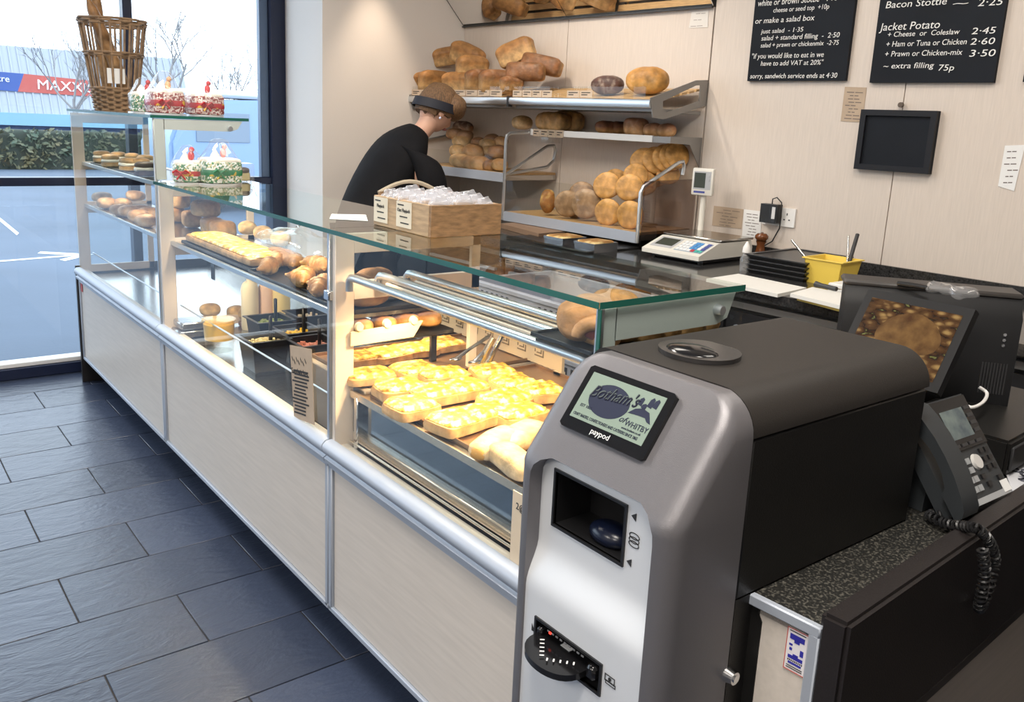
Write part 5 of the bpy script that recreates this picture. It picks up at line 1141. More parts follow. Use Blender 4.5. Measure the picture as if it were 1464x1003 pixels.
# printed symbols on the silver face
def sym(px,py,X,polys,name):
    o = onx(px,py,X); b = B()
    for P in polys: b.prism([(xp(o.z+z)-.0006,o.y-y,o.z+z) for y,z in P],(-.0004,0,0))
    return obj(name, b, INK, ko)
sym(907,738,.343,[[(-.005,0),(.004,.006),(.004,-.006)]],'coin_arrow'); sym(900,803,.343,[[(-.005,0),(.004,.006),(.004,-.006)]],'coin_arrow'); sym(763,897,.322,[[(-.004,.006),(.005,-.005),(-.004,-.006)]],'note_arrow')
el = lambda cx,cz,rx,rz: [(cx+rx*math.cos(2*PI*k/14),cz+rz*math.sin(2*PI*k/14)) for k in range(14)]
def ring(b,o,cx,cz,rx,rz,t): 
    O = [(xp(o.z+z)-.0006,o.y-y,o.z+z) for y,z in el(cx,cz,rx,rz)]; I = [(xp(o.z+z)-.0006,o.y-y,o.z+z) for y,z in el(cx,cz,rx-t,rz-t)]; b.frame(O,I,(-.0004,0,0))
o = onx(907,772,.343); b = B()
for k in range(3): ring(b,o,0,.006-.006*k,.010,.005,.0013)
obj('coin_symbol', b, INK, ko)
o = onx(872,972,.322); b = B()
def rr_(b,o,y0,z0,y1,z1,t):
    O = [(.3213,o.y-y,o.z+z) for y,z in ((y0,z0),(y1,z0),(y1,z1),(y0,z1))]; I = [(.3213,o.y-y,o.z+z) for y,z in ((y0+t,z0+t),(y1-t,z0+t),(y1-t,z1-t),(y0+t,z1-t))]; b.frame(O,I,(-.0004,0,0))
rr_(b,o,-.010,-.004,.010,.007,.0015); rr_(b,o,-.008,-.008,.012,-.002,.0012); b.prism([(.3213,o.y-y,o.z+z) for y,z in el(0,.0015,.003,.003)],(-.0004,0,0)); obj('note_symbol', b, INK, ko)
# screen on the slope
SD = Vector((.118,0,.159)).normalized(); SN = Vector((-SD.z,0,SD.x)); S0 = Vector((.318,0,1.015))
def sl(y,t,o=0): return S0+SD*t+Vector((0,y,0))+SN*o
def slq(px,py):
    d = _ray(px,py); P = CAMP+d*((S0-CAMP).dot(SN)/d.dot(SN)); return P.y,(P-S0).dot(SD)
q = [slq(x,y) for x,y in ((858,526),(980,570),(914,660),(796,603))]; y0,y1 = (q[0][0]+q[3][0])/2,(q[1][0]+q[2][0])/2; t0,t1 = (q[2][1]+q[3][1])/2,(q[0][1]+q[1][1])/2
bz = B().prism([sl(y,t,.0) for y,t in ((y0,t0+.004),(y0-.006,t0),(y1+.006,t0),(y1,t0+.004),(y1,t1-.004),(y1+.006,t1),(y0-.006,t1),(y0,t1-.004))], SN*.007); bev(bz,.003,2)
bezel = obj('screen_bezel', bz, GB, ko)
a0,a1,b0,b1_ = y0-.012,y1+.013,t0+.018,t1-.010
LCD = mat('lcd_green', (.19,.245,.205), .5, spec=.2)
obj('lcd', B().prism([sl(a0,b0,.0068),sl(a1,b0,.0068),sl(a1,b1_,.0068),sl(a0,b1_,.0068)], SN*.0008), LCD, bezel)
LI = mat('lcd_ink',(.018,.022,.045),.5,spec=.2); LW_ = a0-a1; LH = b1_-b0
def lp(u,v,o=.0078): return sl(a0-u*LW_, b0+v*LH, o)
def lmat_oval():
    m = mat('lcd_oval',(.018,.022,.05),.3); N = m.node_tree.nodes; L_ = m.node_tree.links; tc = N.new('ShaderNodeTexCoord'); g = N.new('ShaderNodeTexGradient'); g.gradient_type = 'SPHERICAL'
    mp = N.new('ShaderNodeMapping'); mp.inputs['Location'].default_value = (-1,-1,-1); mp.inputs['Scale'].default_value = (2,2,2); L_.new(tc.outputs['Generated'],mp.inputs[0]); L_.new(mp.outputs[0],g.inputs[0])
    r = N.new('ShaderNodeValToRGB'); r.color_ramp.elements[0].color = (.26,.33,.28,1); r.color_ramp.elements[1].position = .35; r.color_ramp.elements[1].color = (.02,.025,.055,1)
    L_.new(g.outputs[0],r.inputs[0]); L_.new(r.outputs[0],N['Principled BSDF'].inputs['Base Color']); return m
obj('lcd_oval', B().prism([lp(.38+.27*math.cos(2*PI*k/36),.54+.34*math.sin(2*PI*k/36),.0077) for k in range(36)], SN*.0002), LI, bezel)
UX = Vector((0,-1,0))
text('lcd_lettering', "Botham's", LH*.36, mat('lcd_script',(.006,.007,.02),.5,spec=.2), bezel, lp(.10,.50,.0082), UX+SD*.10, SD, shear=.5, sx=.90)
text('lcd_lettering', "Botham's", LH*.36, mat('lcd_script_fill',(.085,.105,.10),.5,spec=.2), bezel, lp(.092,.515,.0080), UX+SD*.10, SD, shear=.5, sx=.90)
text('lcd_lettering', 'of', LH*.18, LI, bezel, lp(.60,.27), UX, SD, shear=.5); text('lcd_lettering', 'WHITBY', LH*.16, LI, bezel, lp(.69,.24), UX, SD, sx=.95)
text('lcd_lettering', 'EST 1865', LH*.085, LI, bezel, lp(.06,.26), UX, SD); text('lcd_lettering', 'www.botham.co.uk', LH*.062, LI, bezel, lp(.68,.16), UX, SD)
text('lcd_lettering', 'CRAFT BAKERS, CONFECTIONERS AND CATERERS SINCE 1865', LH*.088, LI, bezel, lp(.03,.06), UX, SD, sx=.70)
lb = B(); lb.prism([lp(u,v) for u,v in ((.66,.48),(.72,.60),(.80,.66),(.90,.62),(.97,.42),(.92,.44),(.88,.50),(.80,.50))],SN*.0002)
for u,v,h_ in ((.74,.70,.16),(.80,.66,.10),(.86,.72,.20),(.92,.74,.18)): lb.prism([lp(u-.03,v),lp(u+.03,v-.02),lp(u+.035,v+h_*.8),lp(u+.01,v+h_),lp(u-.02,v+h_*.7)],SN*.0002)
obj('lcd_picture', lb, LI, bezel)
text('bezel_lettering', 'paypod', .0125, mat('print_white',(.7,.7,.7),.5), bezel, sl((y0+y1)/2+.022, t0+.006,.0071), UX, SD, sx=1.05)
# black body and lid
lid = B(); r = KZ-KS; arc = [(KL,KS)]+[(KL-.035+.035*math.cos(a),KZ-.035+.035*math.sin(a)) for a in [PI/2*k/8 for k in range(9)]]+[(KR+r-r*math.sin(a),KS+r*math.cos(a)) for a in [PI/2*k/10 for k in range(11)]]
lid.prism([(.4635,y,z) for y,z in arc],(KB-.4635,0,0)); obj('lid', lid, mat('lid_charcoal',(.022,.019,.017),.5,spec=.3,bump=.08,bscale=500), ko, angle=30)
obj('body', bev(B().box((.465,KR+.001,.8755),(KB-.004,KL-.001,KS-.003)),.003), SATIN, ko)
pd = B().box((.465,KR+.001,0),(.522,KL-.001,.8755)); obj('pedestal', pd, SATIN, ko)
obj('side_bracket', B().prism([(.505,KR+.002,0),(.505,KR-.018,0),(.505,KR-.018,.838),(.505,KR-.004,.862),(.505,KR+.002,.862)],(.016,0,0)), SATIN, ko)
lk = ony(1040,963,KR); obj('lock', B().cyl((lk.x,KR,lk.z),(lk.x,KR-.014,lk.z),.012,.0095,18).cyl((lk.x,KR-.014,lk.z),(lk.x,KR-.016,lk.z),.006,n=12), CHROME, ko)
c = onz(998,506,KZ); dz = KZ+.0004
dsh = B(); ol = []
for k in range(40):
    a = 2*PI*k/40; x = .052*math.cos(a); y = .066*math.sin(a); e_ = 1.0
    x = max(-.048,min(.060,x*1.25)) if math.cos(a) > 0 else x*1.1
    ol.append((c.x+x,c.y+y))
dsh.prism([(x,y,dz) for x,y in ol],(0,0,.007)); bev(dsh,.004,2)
ds = obj('top_dish', dsh, mat('dark_clear_plastic',(.03,.028,.028),.22), ko)
obj('dish_dome', B().blob((c.x-.012,c.y+.002,dz+.006),.034,.046,.008,1,1,28,10), GB, ds)
# ================================================================ granite-topped pay desk
P1 = onz(1217,893,.897); P2 = onz(1464,722,.897); e_ = (P2-P1); da = math.atan2(e_.y,e_.x)
dk = thing('pay_desk', (P1.x,P1.y,0), 'low pay desk with speckled granite top and tall black front board', 'desk', rz=da)
SPK = mat('speckled_granite', (.012,.012,.011), .38, vary=.9, vscale=230, col2=(.085,.08,.068)); _e = [n for n in SPK.node_tree.nodes if n.type == 'VALTORGB'][0].color_ramp.elements; _e[0].position = .36; _e[1].position = .50
obj('granite_top', B().box((.0,.042,.846),(1.38,.43,.875),.003), SPK, dk, world=False)
fb_ = B().box((-.004,0,.655),(1.40,.041,.897)); bev(fb_,.006,2); obj('front_board', fb_, mat('dark_brown_board',(.016,.013,.013),.4,spec=.4,bump=.06,bscale=300), dk, world=False)
obj('board_lip', B().box((-.004,.004,.630),(1.40,.036,.655),.004), mat('dark_lip',(.03,.026,.025),.35), dk, world=False)
obj('front_panel', B().box((.006,.012,.10),(1.38,.03,.630)), mat('taupe_laminate',(.36,.32,.28),.45,vary=.12,vscale=6,stretch=(1,14,16)), dk, world=False)
obj('carcass', B().box((.012,.035,.05),(1.36,.42,.845)), mat('carcass_dark',(.05,.05,.05),.5), dk, world=False)
obj('end_panel', B().box((.0,.036,.05),(.011,.13,.858)), CREAMX, dk, world=False)
ef = B().box((-.008,.036,.859),(.004,.20,.8755),.002).box((-.008,.036,.05),(.004,.052,.862),.002); obj('end_trim', ef, ALU, dk, world=False)
st_ = B(); s0 = onx(1140,930,P1.x-.002); inv = chain(dk).inverted(); c = inv @ s0
sk_ = obj('sticker', B().box((-.0015,c.y-.016,c.z-.032),(-.0005,c.y+.016,c.z+.032)), mat('sticker_white',(.78,.76,.78),.5), dk, world=False)
b = B().frame([(-.0016,c.y+y,c.z+z) for y,z in ((-.016,-.032),(.016,-.032),(.016,.032),(-.016,.032))],[(-.0016,c.y+y,c.z+z) for y,z in ((-.0148,-.0308),(.0148,-.0308),(.0148,.0308),(-.0148,.0308))],(-.0003,0,0)); obj('sticker_border', b, mat('sticker_red',(.55,.10,.08),.5), sk_, world=False)
b = B()
for y0_,z0_,y1_,z1_ in ((-.011,.016,.011,.024),(-.004,.012,.004,.017),(.006,.006,.011,.009),(.006,-.001,.010,.003),(-.011,-.004,-.006,.005),(-.011,-.013,.011,-.008),(-.004,-.009,.004,-.005),(-.010,-.021,.010,-.018)): b.box((-.0017,c.y+y0_,c.z+z0_),(-.0021,c.y+y1_,c.z+z1_))
obj('sticker_print', b, mat('sticker_blue',(.03,.03,.34),.5), sk_, world=False)
b = B()
for k in range(9): b.box((-.0017,c.y+.011-.0026*k,c.z-.017),(-.0021,c.y+.0095-.0026*k,c.z-.0145))
for z in (-.025,-.028,.0275): b.box((-.0017,c.y-.012,c.z+z),(-.0021,c.y+.012,c.z+z+.0012))
obj('sticker_small_print', b, INK, sk_, world=False)
# desk telephone
O = Vector((.964,-4.682,.899)); U = Vector((.205,-.006,0)); Vv = Vector((.006,.118,.152)); Nn = U.cross(Vv).normalized()
def ph(a,b,o=0): return O+U*a+Vv*b+Nn*o
def phb(bb,a0,b0,a1,b1,o0,o1): return bb.prism([ph(a0,b0,o0),ph(a1,b0,o0),ph(a1,b1,o0),ph(a0,b1,o0)],Nn*(o1-o0))
te = thing('desk_phone', (1.06,-4.66,.8755), 'dark grey desk telephone with colour screen and coiled handset cord', 'telephone'); PG = mat('phone_grey',(.028,.032,.036),.42)
obj('body', bev(phb(B(),0,0,1,1,-.028,0),.005,2), PG, te)
obj('stand', B().prism([ph(.1,.35,-.028),ph(.1,.9,-.028),Vector((ph(.1,.9).x,ph(.1,1).y+.03,.8765)),Vector((ph(.1,.3).x,ph(.1,.3).y+.03,.8765))],U*.8), PG, te)
obj('front_strip', phb(B(),.01,.0,.99,.055,.0,.0015), mat('phone_silver',(.35,.36,.37),.4), te)
sc_ = obj('screen_surround', bev(phb(B(),.37,.50,.99,.985,.0,.004),.001), GB, te); PS = mat('phone_screen',(.16,.20,.19),.15,vary=.6,vscale=26,col2=(.05,.07,.09)); obj('screen', phb(B(),.47,.60,.85,.88,.004,.0046), PS, sc_)
b = B()
for k in range(4): phb(b,.87,.62+.075*k,.96,.655+.075*k,.004,.006); phb(b,.44+.125*k,.525,.53+.125*k,.555,.004,.006)
obj('soft_key', b, DARK, sc_)
PK = mat('phone_key',(.30,.31,.32),.5)
for i in range(3):
    for j in range(4): obj('key', phb(B(),.34+.085*i,.11+.085*j,.405+.085*i,.165+.085*j,.0,.004), PK, te)
obj('navigation_key', B().cyl(ph(.69,.36,0),ph(.69,.36,.005),.015,.013,16), mat('nav_silver',(.55,.54,.52),.3), te)
for i,(a,bq_) in enumerate(((.80,.42),(.89,.42),(.80,.34),(.89,.34),(.80,.26),(.89,.26),(.88,.14),(.64,.20),(.68,.12))): obj('function_key', phb(B(),a,bq_,a+.06,bq_+.045,0,.004), BLACK, te)
obj('label', phb(B(),.88,.02,1.0,.13,.001,.0025), PAPER, te)
hs = [ph(.15,b_,o) for b_,o in ((.02,.014),(.10,.024),(.25,.032),(.5,.036),(.75,.032),(.90,.024),(.98,.014))]
hb2 = B().prism([ph(-.05,b_,o*.85) for b_,o in ((-.03,.003),(-.03,.020),(.02,.030),(.14,.038),(.32,.045),(.5,.047),(.68,.045),(.86,.038),(.98,.030),(1.02,.020),(1.02,.003),(.80,.003),(.74,.016),(.62,.024),(.5,.026),(.38,.024),(.26,.016),(.20,.003))],U*.25); bev(hb2,.005,2); obj('handset', hb2, PG, te)
def coil(pts, r, turns, rw):
    P = [Vector(p) for p in pts]; out = []; n = turns*9; seg = len(P)-1
    def cr(t):
        i = min(int(t*seg),seg-1); f = t*seg-i; p0,p1,p2,p3 = P[max(0,i-1)],P[i],P[i+1],P[min(seg,i+2)]
        return .5*((2*p1)+(p2-p0)*f+(2*p0-5*p1+4*p2-p3)*f*f+(3*p1-p0-3*p2+p3)*f**3)
    u = None
    for k in range(n+1):
        t = k/n; c_ = cr(t); tg_ = (cr(min(1,t+.004))-cr(max(0,t-.004))).normalized(); u = tg_.orthogonal().normalized() if u is None else (u-tg_*u.dot(tg_)).normalized(); v = tg_.cross(u); a = 2*PI*turns*t
        out.append(c_+(u*math.cos(a)+v*math.sin(a))*r)
    return B().tube(out,rw,5)
cpth = [ph(.12,-.02,.0)+Vector((-.01,-.005,-.0)),onz(1330,735,.890),onz(1352,748,.892),onz(1378,752,.905),onz(1398,756,.914),ony(1412,775,P1.y-.012+.06*0),]
yf = lambda x: P1.y+(x-P1.x)*e_.y/e_.x-.013
def ofr(px,py,k=0): 
    X = 1.0
    for _ in range(6): q = ony(px,py,yf(X)-k); X = q.x
    return q
cpth = cpth[:-1]+[ofr(1415,775),ofr(1422,800),ofr(1416,830,.004),ofr(1405,862),ofr(1400,868,.012),ofr(1404,845,.016),ofr(1408,815,.016),ofr(1405,785,.012)]
obj('handset_cord', coil(cpth,.0072,52,.0027), BLACK, te)
# point of sale terminal and customer display
A = onz(1207,403,1.185); Bp = onz(1456,425,1.185); X_ = Bp-A; pa = math.atan2(X_.y,X_.x); hw = X_.length/2; pc = (A+Bp)/2
pt = thing('till_terminal', (pc.x,pc.y,.8755), 'black till terminal seen from behind, right of the customer display', 'till', rz=pa)
h = 1.185-.8755; b = B().prism([(-hw,.0,h),(-hw,-.055,h),(-hw+.02,-.075,h-.035),(-hw+.05,-.075,.05),(-hw+.05,.0,.05)],(0,0,0)) if False else B()
TG = mat('till_top',(.045,.040,.037),.45)
b.prism([(-hw,.03,h),(-hw,-.03,h),(-hw,-.062,h-.04),(-hw,-.062,.06),(-hw,.03,.06)],(2*hw,0,0)); bev(b,.006,2); obj('housing', b, mat('till_black',(.008,.008,.009),.45,spec=.3), pt, world=False)
obj('top_cover', B().box((-hw-.004,-.034,h-.002),(hw+.004,.06,h+.012),.005), TG, pt, world=False)
obj('neck', B().box((-.05,-.05,.0),(.05,.03,.09),.008), BLACK, pt, world=False); obj('foot', bev(B().box((-.13,-.10,0),(.13,.10,.018)),.005,2), BLACK, pt, world=False)
vb_ = B()
for k in range(9): vb_.box((hw-.065+.006*k,-.064,.10),(hw-.062+.006*k,-.062,.17))
obj('vent', vb_, mat('vent_dark',(.03,.03,.032),.5), pt, world=False)
for k in range(3): obj('screw', B().cyl((hw-.03,-.0625,.235-.012*k),(hw-.03,-.065,.235-.012*k),.0035,n=10), CHROME, pt, world=False)
tl,tr_,br_ = onx(1242,412,1.30),onx(1395,442,1.30),onx(1340,562,1.205); cu = tr_-tl; cv = br_-tr_; cn = cu.cross(cv).normalized()
if cn.x > 0: cn = -cn
cd = thing('customer_display', tl+cu*.5+cv*1.0+Vector((.06,0,-.10)), 'tilted customer display showing a picture of baked food', 'display')
def cdp(u,v,o=0): return tl+cu*u+cv*v+cn*o
def cdb(bb,u0,v0,u1,v1,o0,o1): return bb.prism([cdp(u0,v0,o0),cdp(u1,v0,o0),cdp(u1,v1,o0),cdp(u0,v1,o0)],cn*(o1-o0))
obj('housing', bev(cdb(B(),0,0,1,1,-.022,0),.006,2), mat('till_black',(.008,.008,.009),.45,spec=.3), cd)
def foodpic():
    m = mat('screen_picture',(.2,.1,.05),.15); N = m.node_tree.nodes; L_ = m.node_tree.links; b = N['Principled BSDF']; tc = N.new('ShaderNodeTexCoord')
    v = N.new('ShaderNodeTexVoronoi'); v.inputs['Scale'].default_value = 8; v.distance = 'CHEBYCHEV' if False else 'EUCLIDEAN'; nz = N.new('ShaderNodeTexNoise'); nz.inputs['Scale'].default_value = 7; nz.inputs['Detail'].default_value = 5
    L_.new(tc.outputs['Generated'],v.inputs[0]); L_.new(tc.outputs['Generated'],nz.inputs[0]); mu = N.new('ShaderNodeMath'); mu.operation = 'MULTIPLY'; L_.new(v.outputs['Distance'],mu.inputs[0]); L_.new(nz.outputs[0],mu.inputs[1])
    r = N.new('ShaderNodeValToRGB'); e = r.color_ramp.elements; e[0].position = .06; e[0].color = (.20,.13,.05,1); e[1].position = .42; e[1].color = (.012,.006,.004,1); k = e.new(.2); k.color = (.06,.03,.012,1); k = e.new(.5); k.color = (.14,.15,.05,1)
    L_.new(mu.outputs[0],r.inputs[0]); L_.new(r.outputs[0],b.inputs['Base Color']); L_.new(r.outputs[0],b.inputs['Emission Color']); b.inputs['Emission Strength'].default_value = .3; return m
so = obj('screen', cdb(B(),.075,.10,.925,.90,0,.0008), foodpic(), cd)
PIE = mat('pie_picture',(.15,.085,.03),.2,vary=.7,vscale=30,col2=(.05,.022,.008)); MATS['pie_picture'].node_tree.nodes['Principled BSDF'].inputs['Emission Strength'].default_value = 0
obj('pie_image', B().prism([cdp(.55+.30*math.cos(2*PI*k/30),.46+.24*math.sin(2*PI*k/30)+.03*math.cos(4*PI*k/30),.0008) for k in range(30)], cn*.0003), PIE, so)
arm = cdp(.5,.55,-.022); obj('arm', B().tube([arm,arm-cn*.03,Vector((arm.x+.06,arm.y,arm.z-.05)),Vector((arm.x+.08,arm.y,.90))],[.022,.020,.018,.018],12), BLACK, cd); obj('base', B().lathe([(0,0),(.07,0),(.07,.012),(.02,.022),(0,.022)],(arm.x+.08,arm.y,.8758),24), BLACK, cd)
p = onz(1305,408,1.199); u = (onz(1319,411,1.199)-onz(1276,404,1.199)); obj('marker_pen', B().tube([p-u*.5,p-u*.1,p+u*.5],[.0055,.0065,.0055],10), BLACK, label='black marker pen lying on top of the till terminal', cat='pen')
for i,px in enumerate((1345,1378)): 
    p = onz(px,(418,424)[i],1.198); obj('film_packet', B().blob(p+Vector((0,0,.010)),.022,.030,.011,.8,.8,14,8,deform(i+2,.012,60)), FILM, label=('clear film packet on the till beside the marker pen','clear film packet on the till, nearer its right end')[i], cat='packet')
cl = [onz(1372,572,.99),onz(1388,582,.985),onz(1405,575,.985),onz(1411,562,.99),onz(1400,553,1.0)]; obj('white_cable', B().tube(spline(cl),.0036,8), WHITE, label='short white cable looping behind the desk phone', cat='cable')
cl = [onz(1405,580,.93),onz(1425,600,.92),onz(1430,625,.91),onz(1412,640,.90),onz(1402,640,.895)]; obj('grey_cable', B().tube(spline(cl),.003,6), DARK, label='thin dark cable curling beside the desk phone', cat='cable')
cdw = thing('cash_drawer', (1.42,-4.50,.8755), 'low black cash drawer with a chrome corner post behind the phone', 'cash drawer', rz=da); obj('case', bev(B().box((-.14,-.12,0),(.30,.10,.075)),.006,2), SATIN, cdw, world=False); obj('chrome_post', B().box((.02,-.135,0),(.035,-.121,.13),.002), CHROME, cdw, world=False); obj('drawer_front', bev(B().box((-.13,-.126,.012),(.015,-.12,.062)),.002), DARK, cdw, world=False)
pb = [onz(x,y,.8765) for x,y in ((1424,640),(1475,655),(1475,705),(1452,716))]; bgp = obj('printed_paper', B().prism(pb,(0,0,.002)), mat('leaf_paper',(.50,.51,.54),.6), label='pale paper sheet with dark leaf print beside the phone', cat='paper')
lf = B(); rg = random.Random(2); c = (pb[0]+pb[2])/2
for k in range(12):
    q = pb[0].lerp(pb[1],.35+.5*rg.random()).lerp(pb[3].lerp(pb[2],.35+.5*rg.random()),.2+.6*rg.random())+Vector((0,0,.0022)); a = rg.uniform(0,6.3); u = Vector((math.cos(a),math.sin(a),0))*.013; v = Vector((-u.y,u.x,0))*.4; lf.prism([q-u,q-u*.2+v,q+u,q-u*.2-v],(0,0,.0003))
obj('leaf_print', lf, mat('leaf_ink',(.07,.075,.10),.6), bgp)
# ================================================================ the shop worker
def skin(name, verts, edges, radii, m, parent, sub=2, root=0):
    me = bpy.data.meshes.new(name); me.from_pydata([Vector(v) for v in verts], edges, []); o = bpy.data.objects.new(name, me); S.collection.objects.link(o)
    sm = o.modifiers.new('skin','SKIN'); sm.use_smooth_shade = True
    for i, r in enumerate(radii):
        d = me.skin_vertices[0].data[i]; d.radius = r if isinstance(r,tuple) else (r,r); d.use_root = (i == root)
    o.modifiers.new('sub','SUBSURF').levels = sub
    dg = bpy.context.evaluated_depsgraph_get(); me2 = bpy.data.meshes.new_from_object(o.evaluated_get(dg)); bpy.data.objects.remove(o)
    o = bpy.data.objects.new(name, me2); S.collection.objects.link(o); me2.materials.clear(); me2.materials.append(m)
    for p in me2.polygons: p.use_smooth = True
    o.parent = parent; return o
PX, PY = 1.70, -1.40
ps = thing('person', (PX,PY,0), 'person in a black short-sleeved top and headband bending toward the bread racks', 'person', rz=R(-4))
SK = mat('skin', (.62,.36,.26), .5); CLB = mat('black_cotton', (.012,.012,.014), .8, bump=.25, bscale=22, vary=.3, vscale=9, spec=.12)
# local frame: +x towards the racks (facing), +y to the person's left, z up
V=[(-.06,0,.93),(-.03,0,1.06),(.03,0,1.20),(.11,0,1.33),(.225,0,1.425),(.275,0,1.475),(.315,0,1.545),   # pelvis..head
   (.12,.15,1.315),(.215,.24,1.10),(.42,.20,1.10),(.49,.18,1.115),                                    # left arm
   (.12,-.15,1.315),(.205,-.240,1.09),(.36,-.20,1.075),(.43,-.18,1.095),                                 # right arm
   (-.06,.09,.88),(-.01,.10,.50),(-.05,.10,.09),(.08,.11,.04),
   (-.06,-.09,.88),(.02,-.10,.50),(-.02,-.10,.09),(.11,-.11,.04)]
E_=[(0,1),(1,2),(2,3),(3,4),(4,5),(5,6),(3,7),(7,8),(8,9),(9,10),(3,11),(11,12),(12,13),(13,14),(0,15),(15,16),(16,17),(17,18),(0,19),(19,20),(20,21),(21,22)]
Rr=[(.10,.12),(.09,.11),(.09,.12),(.07,.09),.052,.050,.075,.040,.042,.032,.028,.040,.042,.032,.028,.085,.058,.038,.034,.085,.058,.038,.034]
hands=[]
for w_,s in ((10,1),(14,-1)):
    b0 = Vector(V[w_]); f = Vector((.95,0,-.18)).normalized(); pi = len(V); V.append(tuple(b0+f*.06)); E_.append((w_,pi)); Rr.append((.030,.016))
    for k,(dy,l) in enumerate(((.028,.065),(.010,.075),(-.009,.070),(-.027,.055))):
        i0 = len(V); p0 = b0+f*.075+Vector((0,dy,0)); p1 = p0+f*l*.5; p2 = p1+(f+Vector((0,0,-.5))).normalized()*l*.5
        V += [tuple(p0),tuple(p1),tuple(p2)]; E_ += [(pi,i0),(i0,i0+1),(i0+1,i0+2)]; Rr += [.0095,.0085,.0065]
    i0 = len(V); p0 = b0+f*.02+Vector((0,-s*.034,0)); V += [tuple(p0),tuple(p0+f*.035+Vector((0,-s*.016,-.008))),tuple(p0+f*.058+Vector((0,-s*.014,-.018)))]; E_ += [(w_,i0),(i0,i0+1),(i0+1,i0+2)]; Rr += [.012,.0105,.008]
body = skin('body', V, E_, Rr, SK, ps)
# clothes
def etube(b, pts, n=20):
    """pts: centre x, centre z, y, half depth, half width, tilt of the ring about y"""
    rings = []
    for x,y,z,a,w_,t in pts:
        rings.append([b.bm.verts.new((x+a*math.cos(2*PI*k/n)*math.cos(t), y+w_*math.sin(2*PI*k/n), z-a*math.cos(2*PI*k/n)*math.sin(t))) for k in range(n)])
    for p_,q_ in zip(rings,rings[1:]):
        for k in range(n): b.bm.faces.new((p_[k],p_[(k+1)%n],q_[(k+1)%n],q_[k]))
    b.bm.faces.new(rings[0][::-1]); b.bm.faces.new(rings[-1]); return b
b = B(); T = R(30)
etube(b, [(-.085,0,.86,.145,.185,.1),(-.065,0,.98,.148,.188,.3),(-.015,0,1.10,.145,.190,T),(.045,0,1.21,.142,.198,T*1.1),(.10,0,1.30,.132,.205,T*1.2),(.145,0,1.365,.112,.195,T*1.3),(.185,0,1.410,.085,.150,T*1.4),(.215,0,1.437,.066,.090,T*1.4),(.235,0,1.452,.060,.066,T*1.3)])
for s_ in (1,-1):
    etube(b, [(.10,s_*.10,1.36,.075,.05,.5),(.135,s_*.175,1.352,.078,.062,.3),(.165,s_*.215,1.30,.080,.062,.1),(.185,s_*.232,1.22,.077,.060,0),(.205,s_*.240,1.13,.074,.058,-.1)])
top = obj('black_top', b, CLB, ps, world=False, angle=80); mm = top.modifiers.new('smooth','SUBSURF'); mm.levels = 1; mm.render_levels = 1
lv=[(-.075,0,.90),(-.05,.095,.84),(-.008,.10,.5),(-.05,.10,.10),(-.05,-.095,.84),(.02,-.10,.5),(-.02,-.10,.10)]
skin('trousers', lv, [(0,1),(1,2),(2,3),(0,4),(4,5),(5,6)], [(.14,.16),.105,.078,.062,.105,.078,.062], mat('black_trousers',(.016,.016,.018),.85), ps)
# head: slightly bowed, looking down to the racks
HC = Vector((.335,0,1.560)); HR = Matrix.Rotation(R(26),3,'Y')
def hd(p): return HC+HR@Vector(p)
def hf(p):
    q = Vector(p)
    if q.z < -.02: q.x *= .92; q.y *= 1-.28*min(1,(-q.z-.02)/.09)
    if q.x > .03 and -.075 < q.z < -.005: q.x += .022*max(0,1-abs(q.y)/.017)*max(0,1-abs(q.z+.040)/.035)   # nose
    if q.x > .05 and abs(q.z+.0) < .018 and .012 < abs(q.y) < .048: q.x -= .008                            # eye hollows
    return q
def inv_(b): b.bm.transform(Matrix.Identity(4)); return b
b = B().blob((0,0,0),.098,.076,.118,.95,1,40,30,hf)
for s in (1,-1): b.blob((-.008,s*.077,-.012),.020,.008,.032,.9,1,14,10)
b.bm.transform(Matrix.Translation(HC) @ HR.to_4x4()); head = obj('head', b, SK, ps, world=False)
b = B()
for s in (1,-1): b.blob((.080,s*.031,.004),.010,.015,.008,1,1,12,8)
b.bm.transform(Matrix.Translation(HC) @ HR.to_4x4()); obj('eyes', b, mat('eye_white',(.75,.73,.70),.3), head, world=False)
b = B().blob((.082,0,-.072),.008,.026,.006,1,1,14,8); b.bm.transform(Matrix.Translation(HC) @ HR.to_4x4()); obj('mouth', b, mat('lips',(.45,.15,.13),.5), head, world=False)
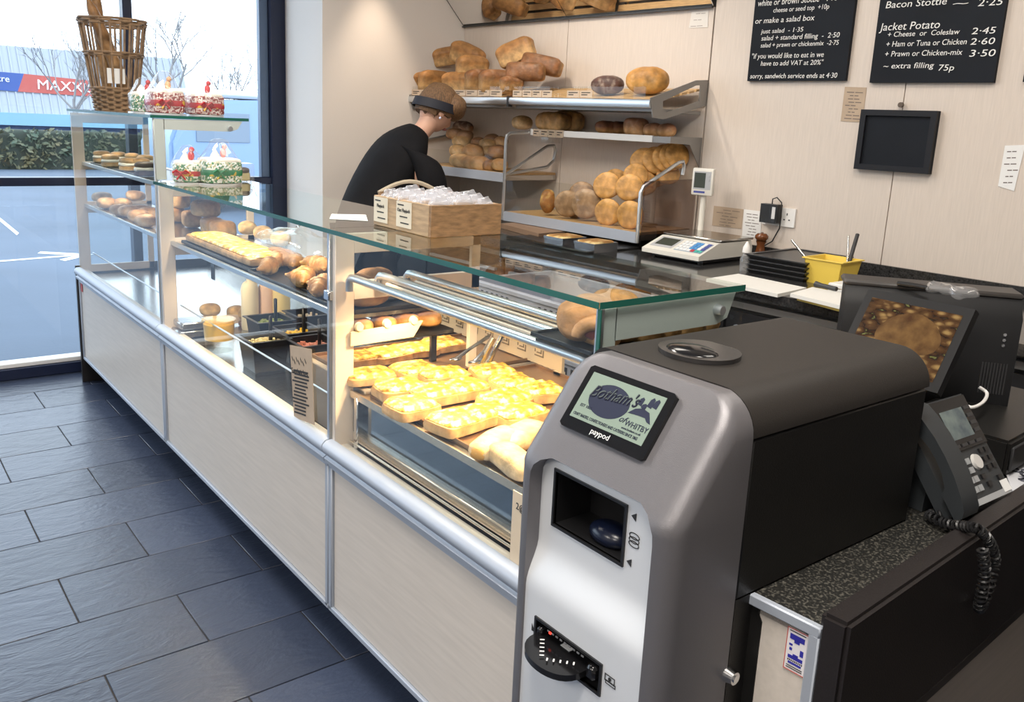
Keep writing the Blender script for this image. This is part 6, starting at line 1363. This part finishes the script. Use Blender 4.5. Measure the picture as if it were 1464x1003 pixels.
HAIR = mat('light_brown_hair',(.20,.105,.045),.55,vary=.65,vscale=28,stretch=(6,6,1),bump=.5,bscale=60)
def hh(p):
    q = Vector(p)
    if q.x > .055 and q.z < .045: q = q*.80
    if q.z < -.035 and q.x > -.02: q = q*.78
    if q.z < -.07: q = q*.80
    return q+q.normalized()*.006*noise.noise(Vector((q.x*40,q.y*40,q.z*9)))
b = B().blob((-.004,0,.006),.115,.091,.128,.95,1,40,28,hh); b.blob((.056,0,.046),.080,.105,.072,.9,.95,26,16,lambda p: p+p.normalized()*.005*noise.noise(Vector((p.x*40,p.y*40,p.z*8))))
b.bm.transform(Matrix.Translation(HC) @ HR.to_4x4()); obj('hair', b, HAIR, ps, world=False)
b = B(); n = 36; o_ = []; 
for k in range(n):
    a = 2*PI*k/n; o_.append((-.012+.125*math.cos(a),.100*math.sin(a)))
b.frame([(x,y,-.012+.22*x) for x,y in o_],[(x*.965,y*.965,-.012+.22*x) for x,y in o_],(0,0,.046)); b.bm.transform(Matrix.Translation(HC) @ HR.to_4x4() @ Matrix.Rotation(0,4,'Y')); obj('headband', b, mat('navy_headband',(.010,.012,.022),.7), ps, world=False)
b = B()
for s in (1,-1): b.blob((-.010,s*.086,-.052),.006,.006,.007,1,1,10,8)
b.bm.transform(Matrix.Translation(HC) @ HR.to_4x4()); obj('earrings', b, mat('pale_earring',(.55,.58,.75),.2), ps, world=False)
b = B()
for c_ in ((.02,.11,.035),(.05,-.11,.035)): b.blob(c_,.125,.048,.040,.8,.8,18,10,lambda p: Vector((p.x,p.y,max(p.z,-.034))))
obj('shoes', b, BLACK, ps, world=False)

# lettering becomes ordinary mesh
dg = bpy.context.evaluated_depsgraph_get()
for o in [o for o in S.objects if o.type == 'FONT']:
    me = bpy.data.meshes.new_from_object(o.evaluated_get(dg)); nm = o.name; n2 = bpy.data.objects.new('tmp', me); S.collection.objects.link(n2)
    n2.parent = o.parent; n2.matrix_basis = o.matrix_basis.copy(); bpy.data.objects.remove(o); n2.name = nm
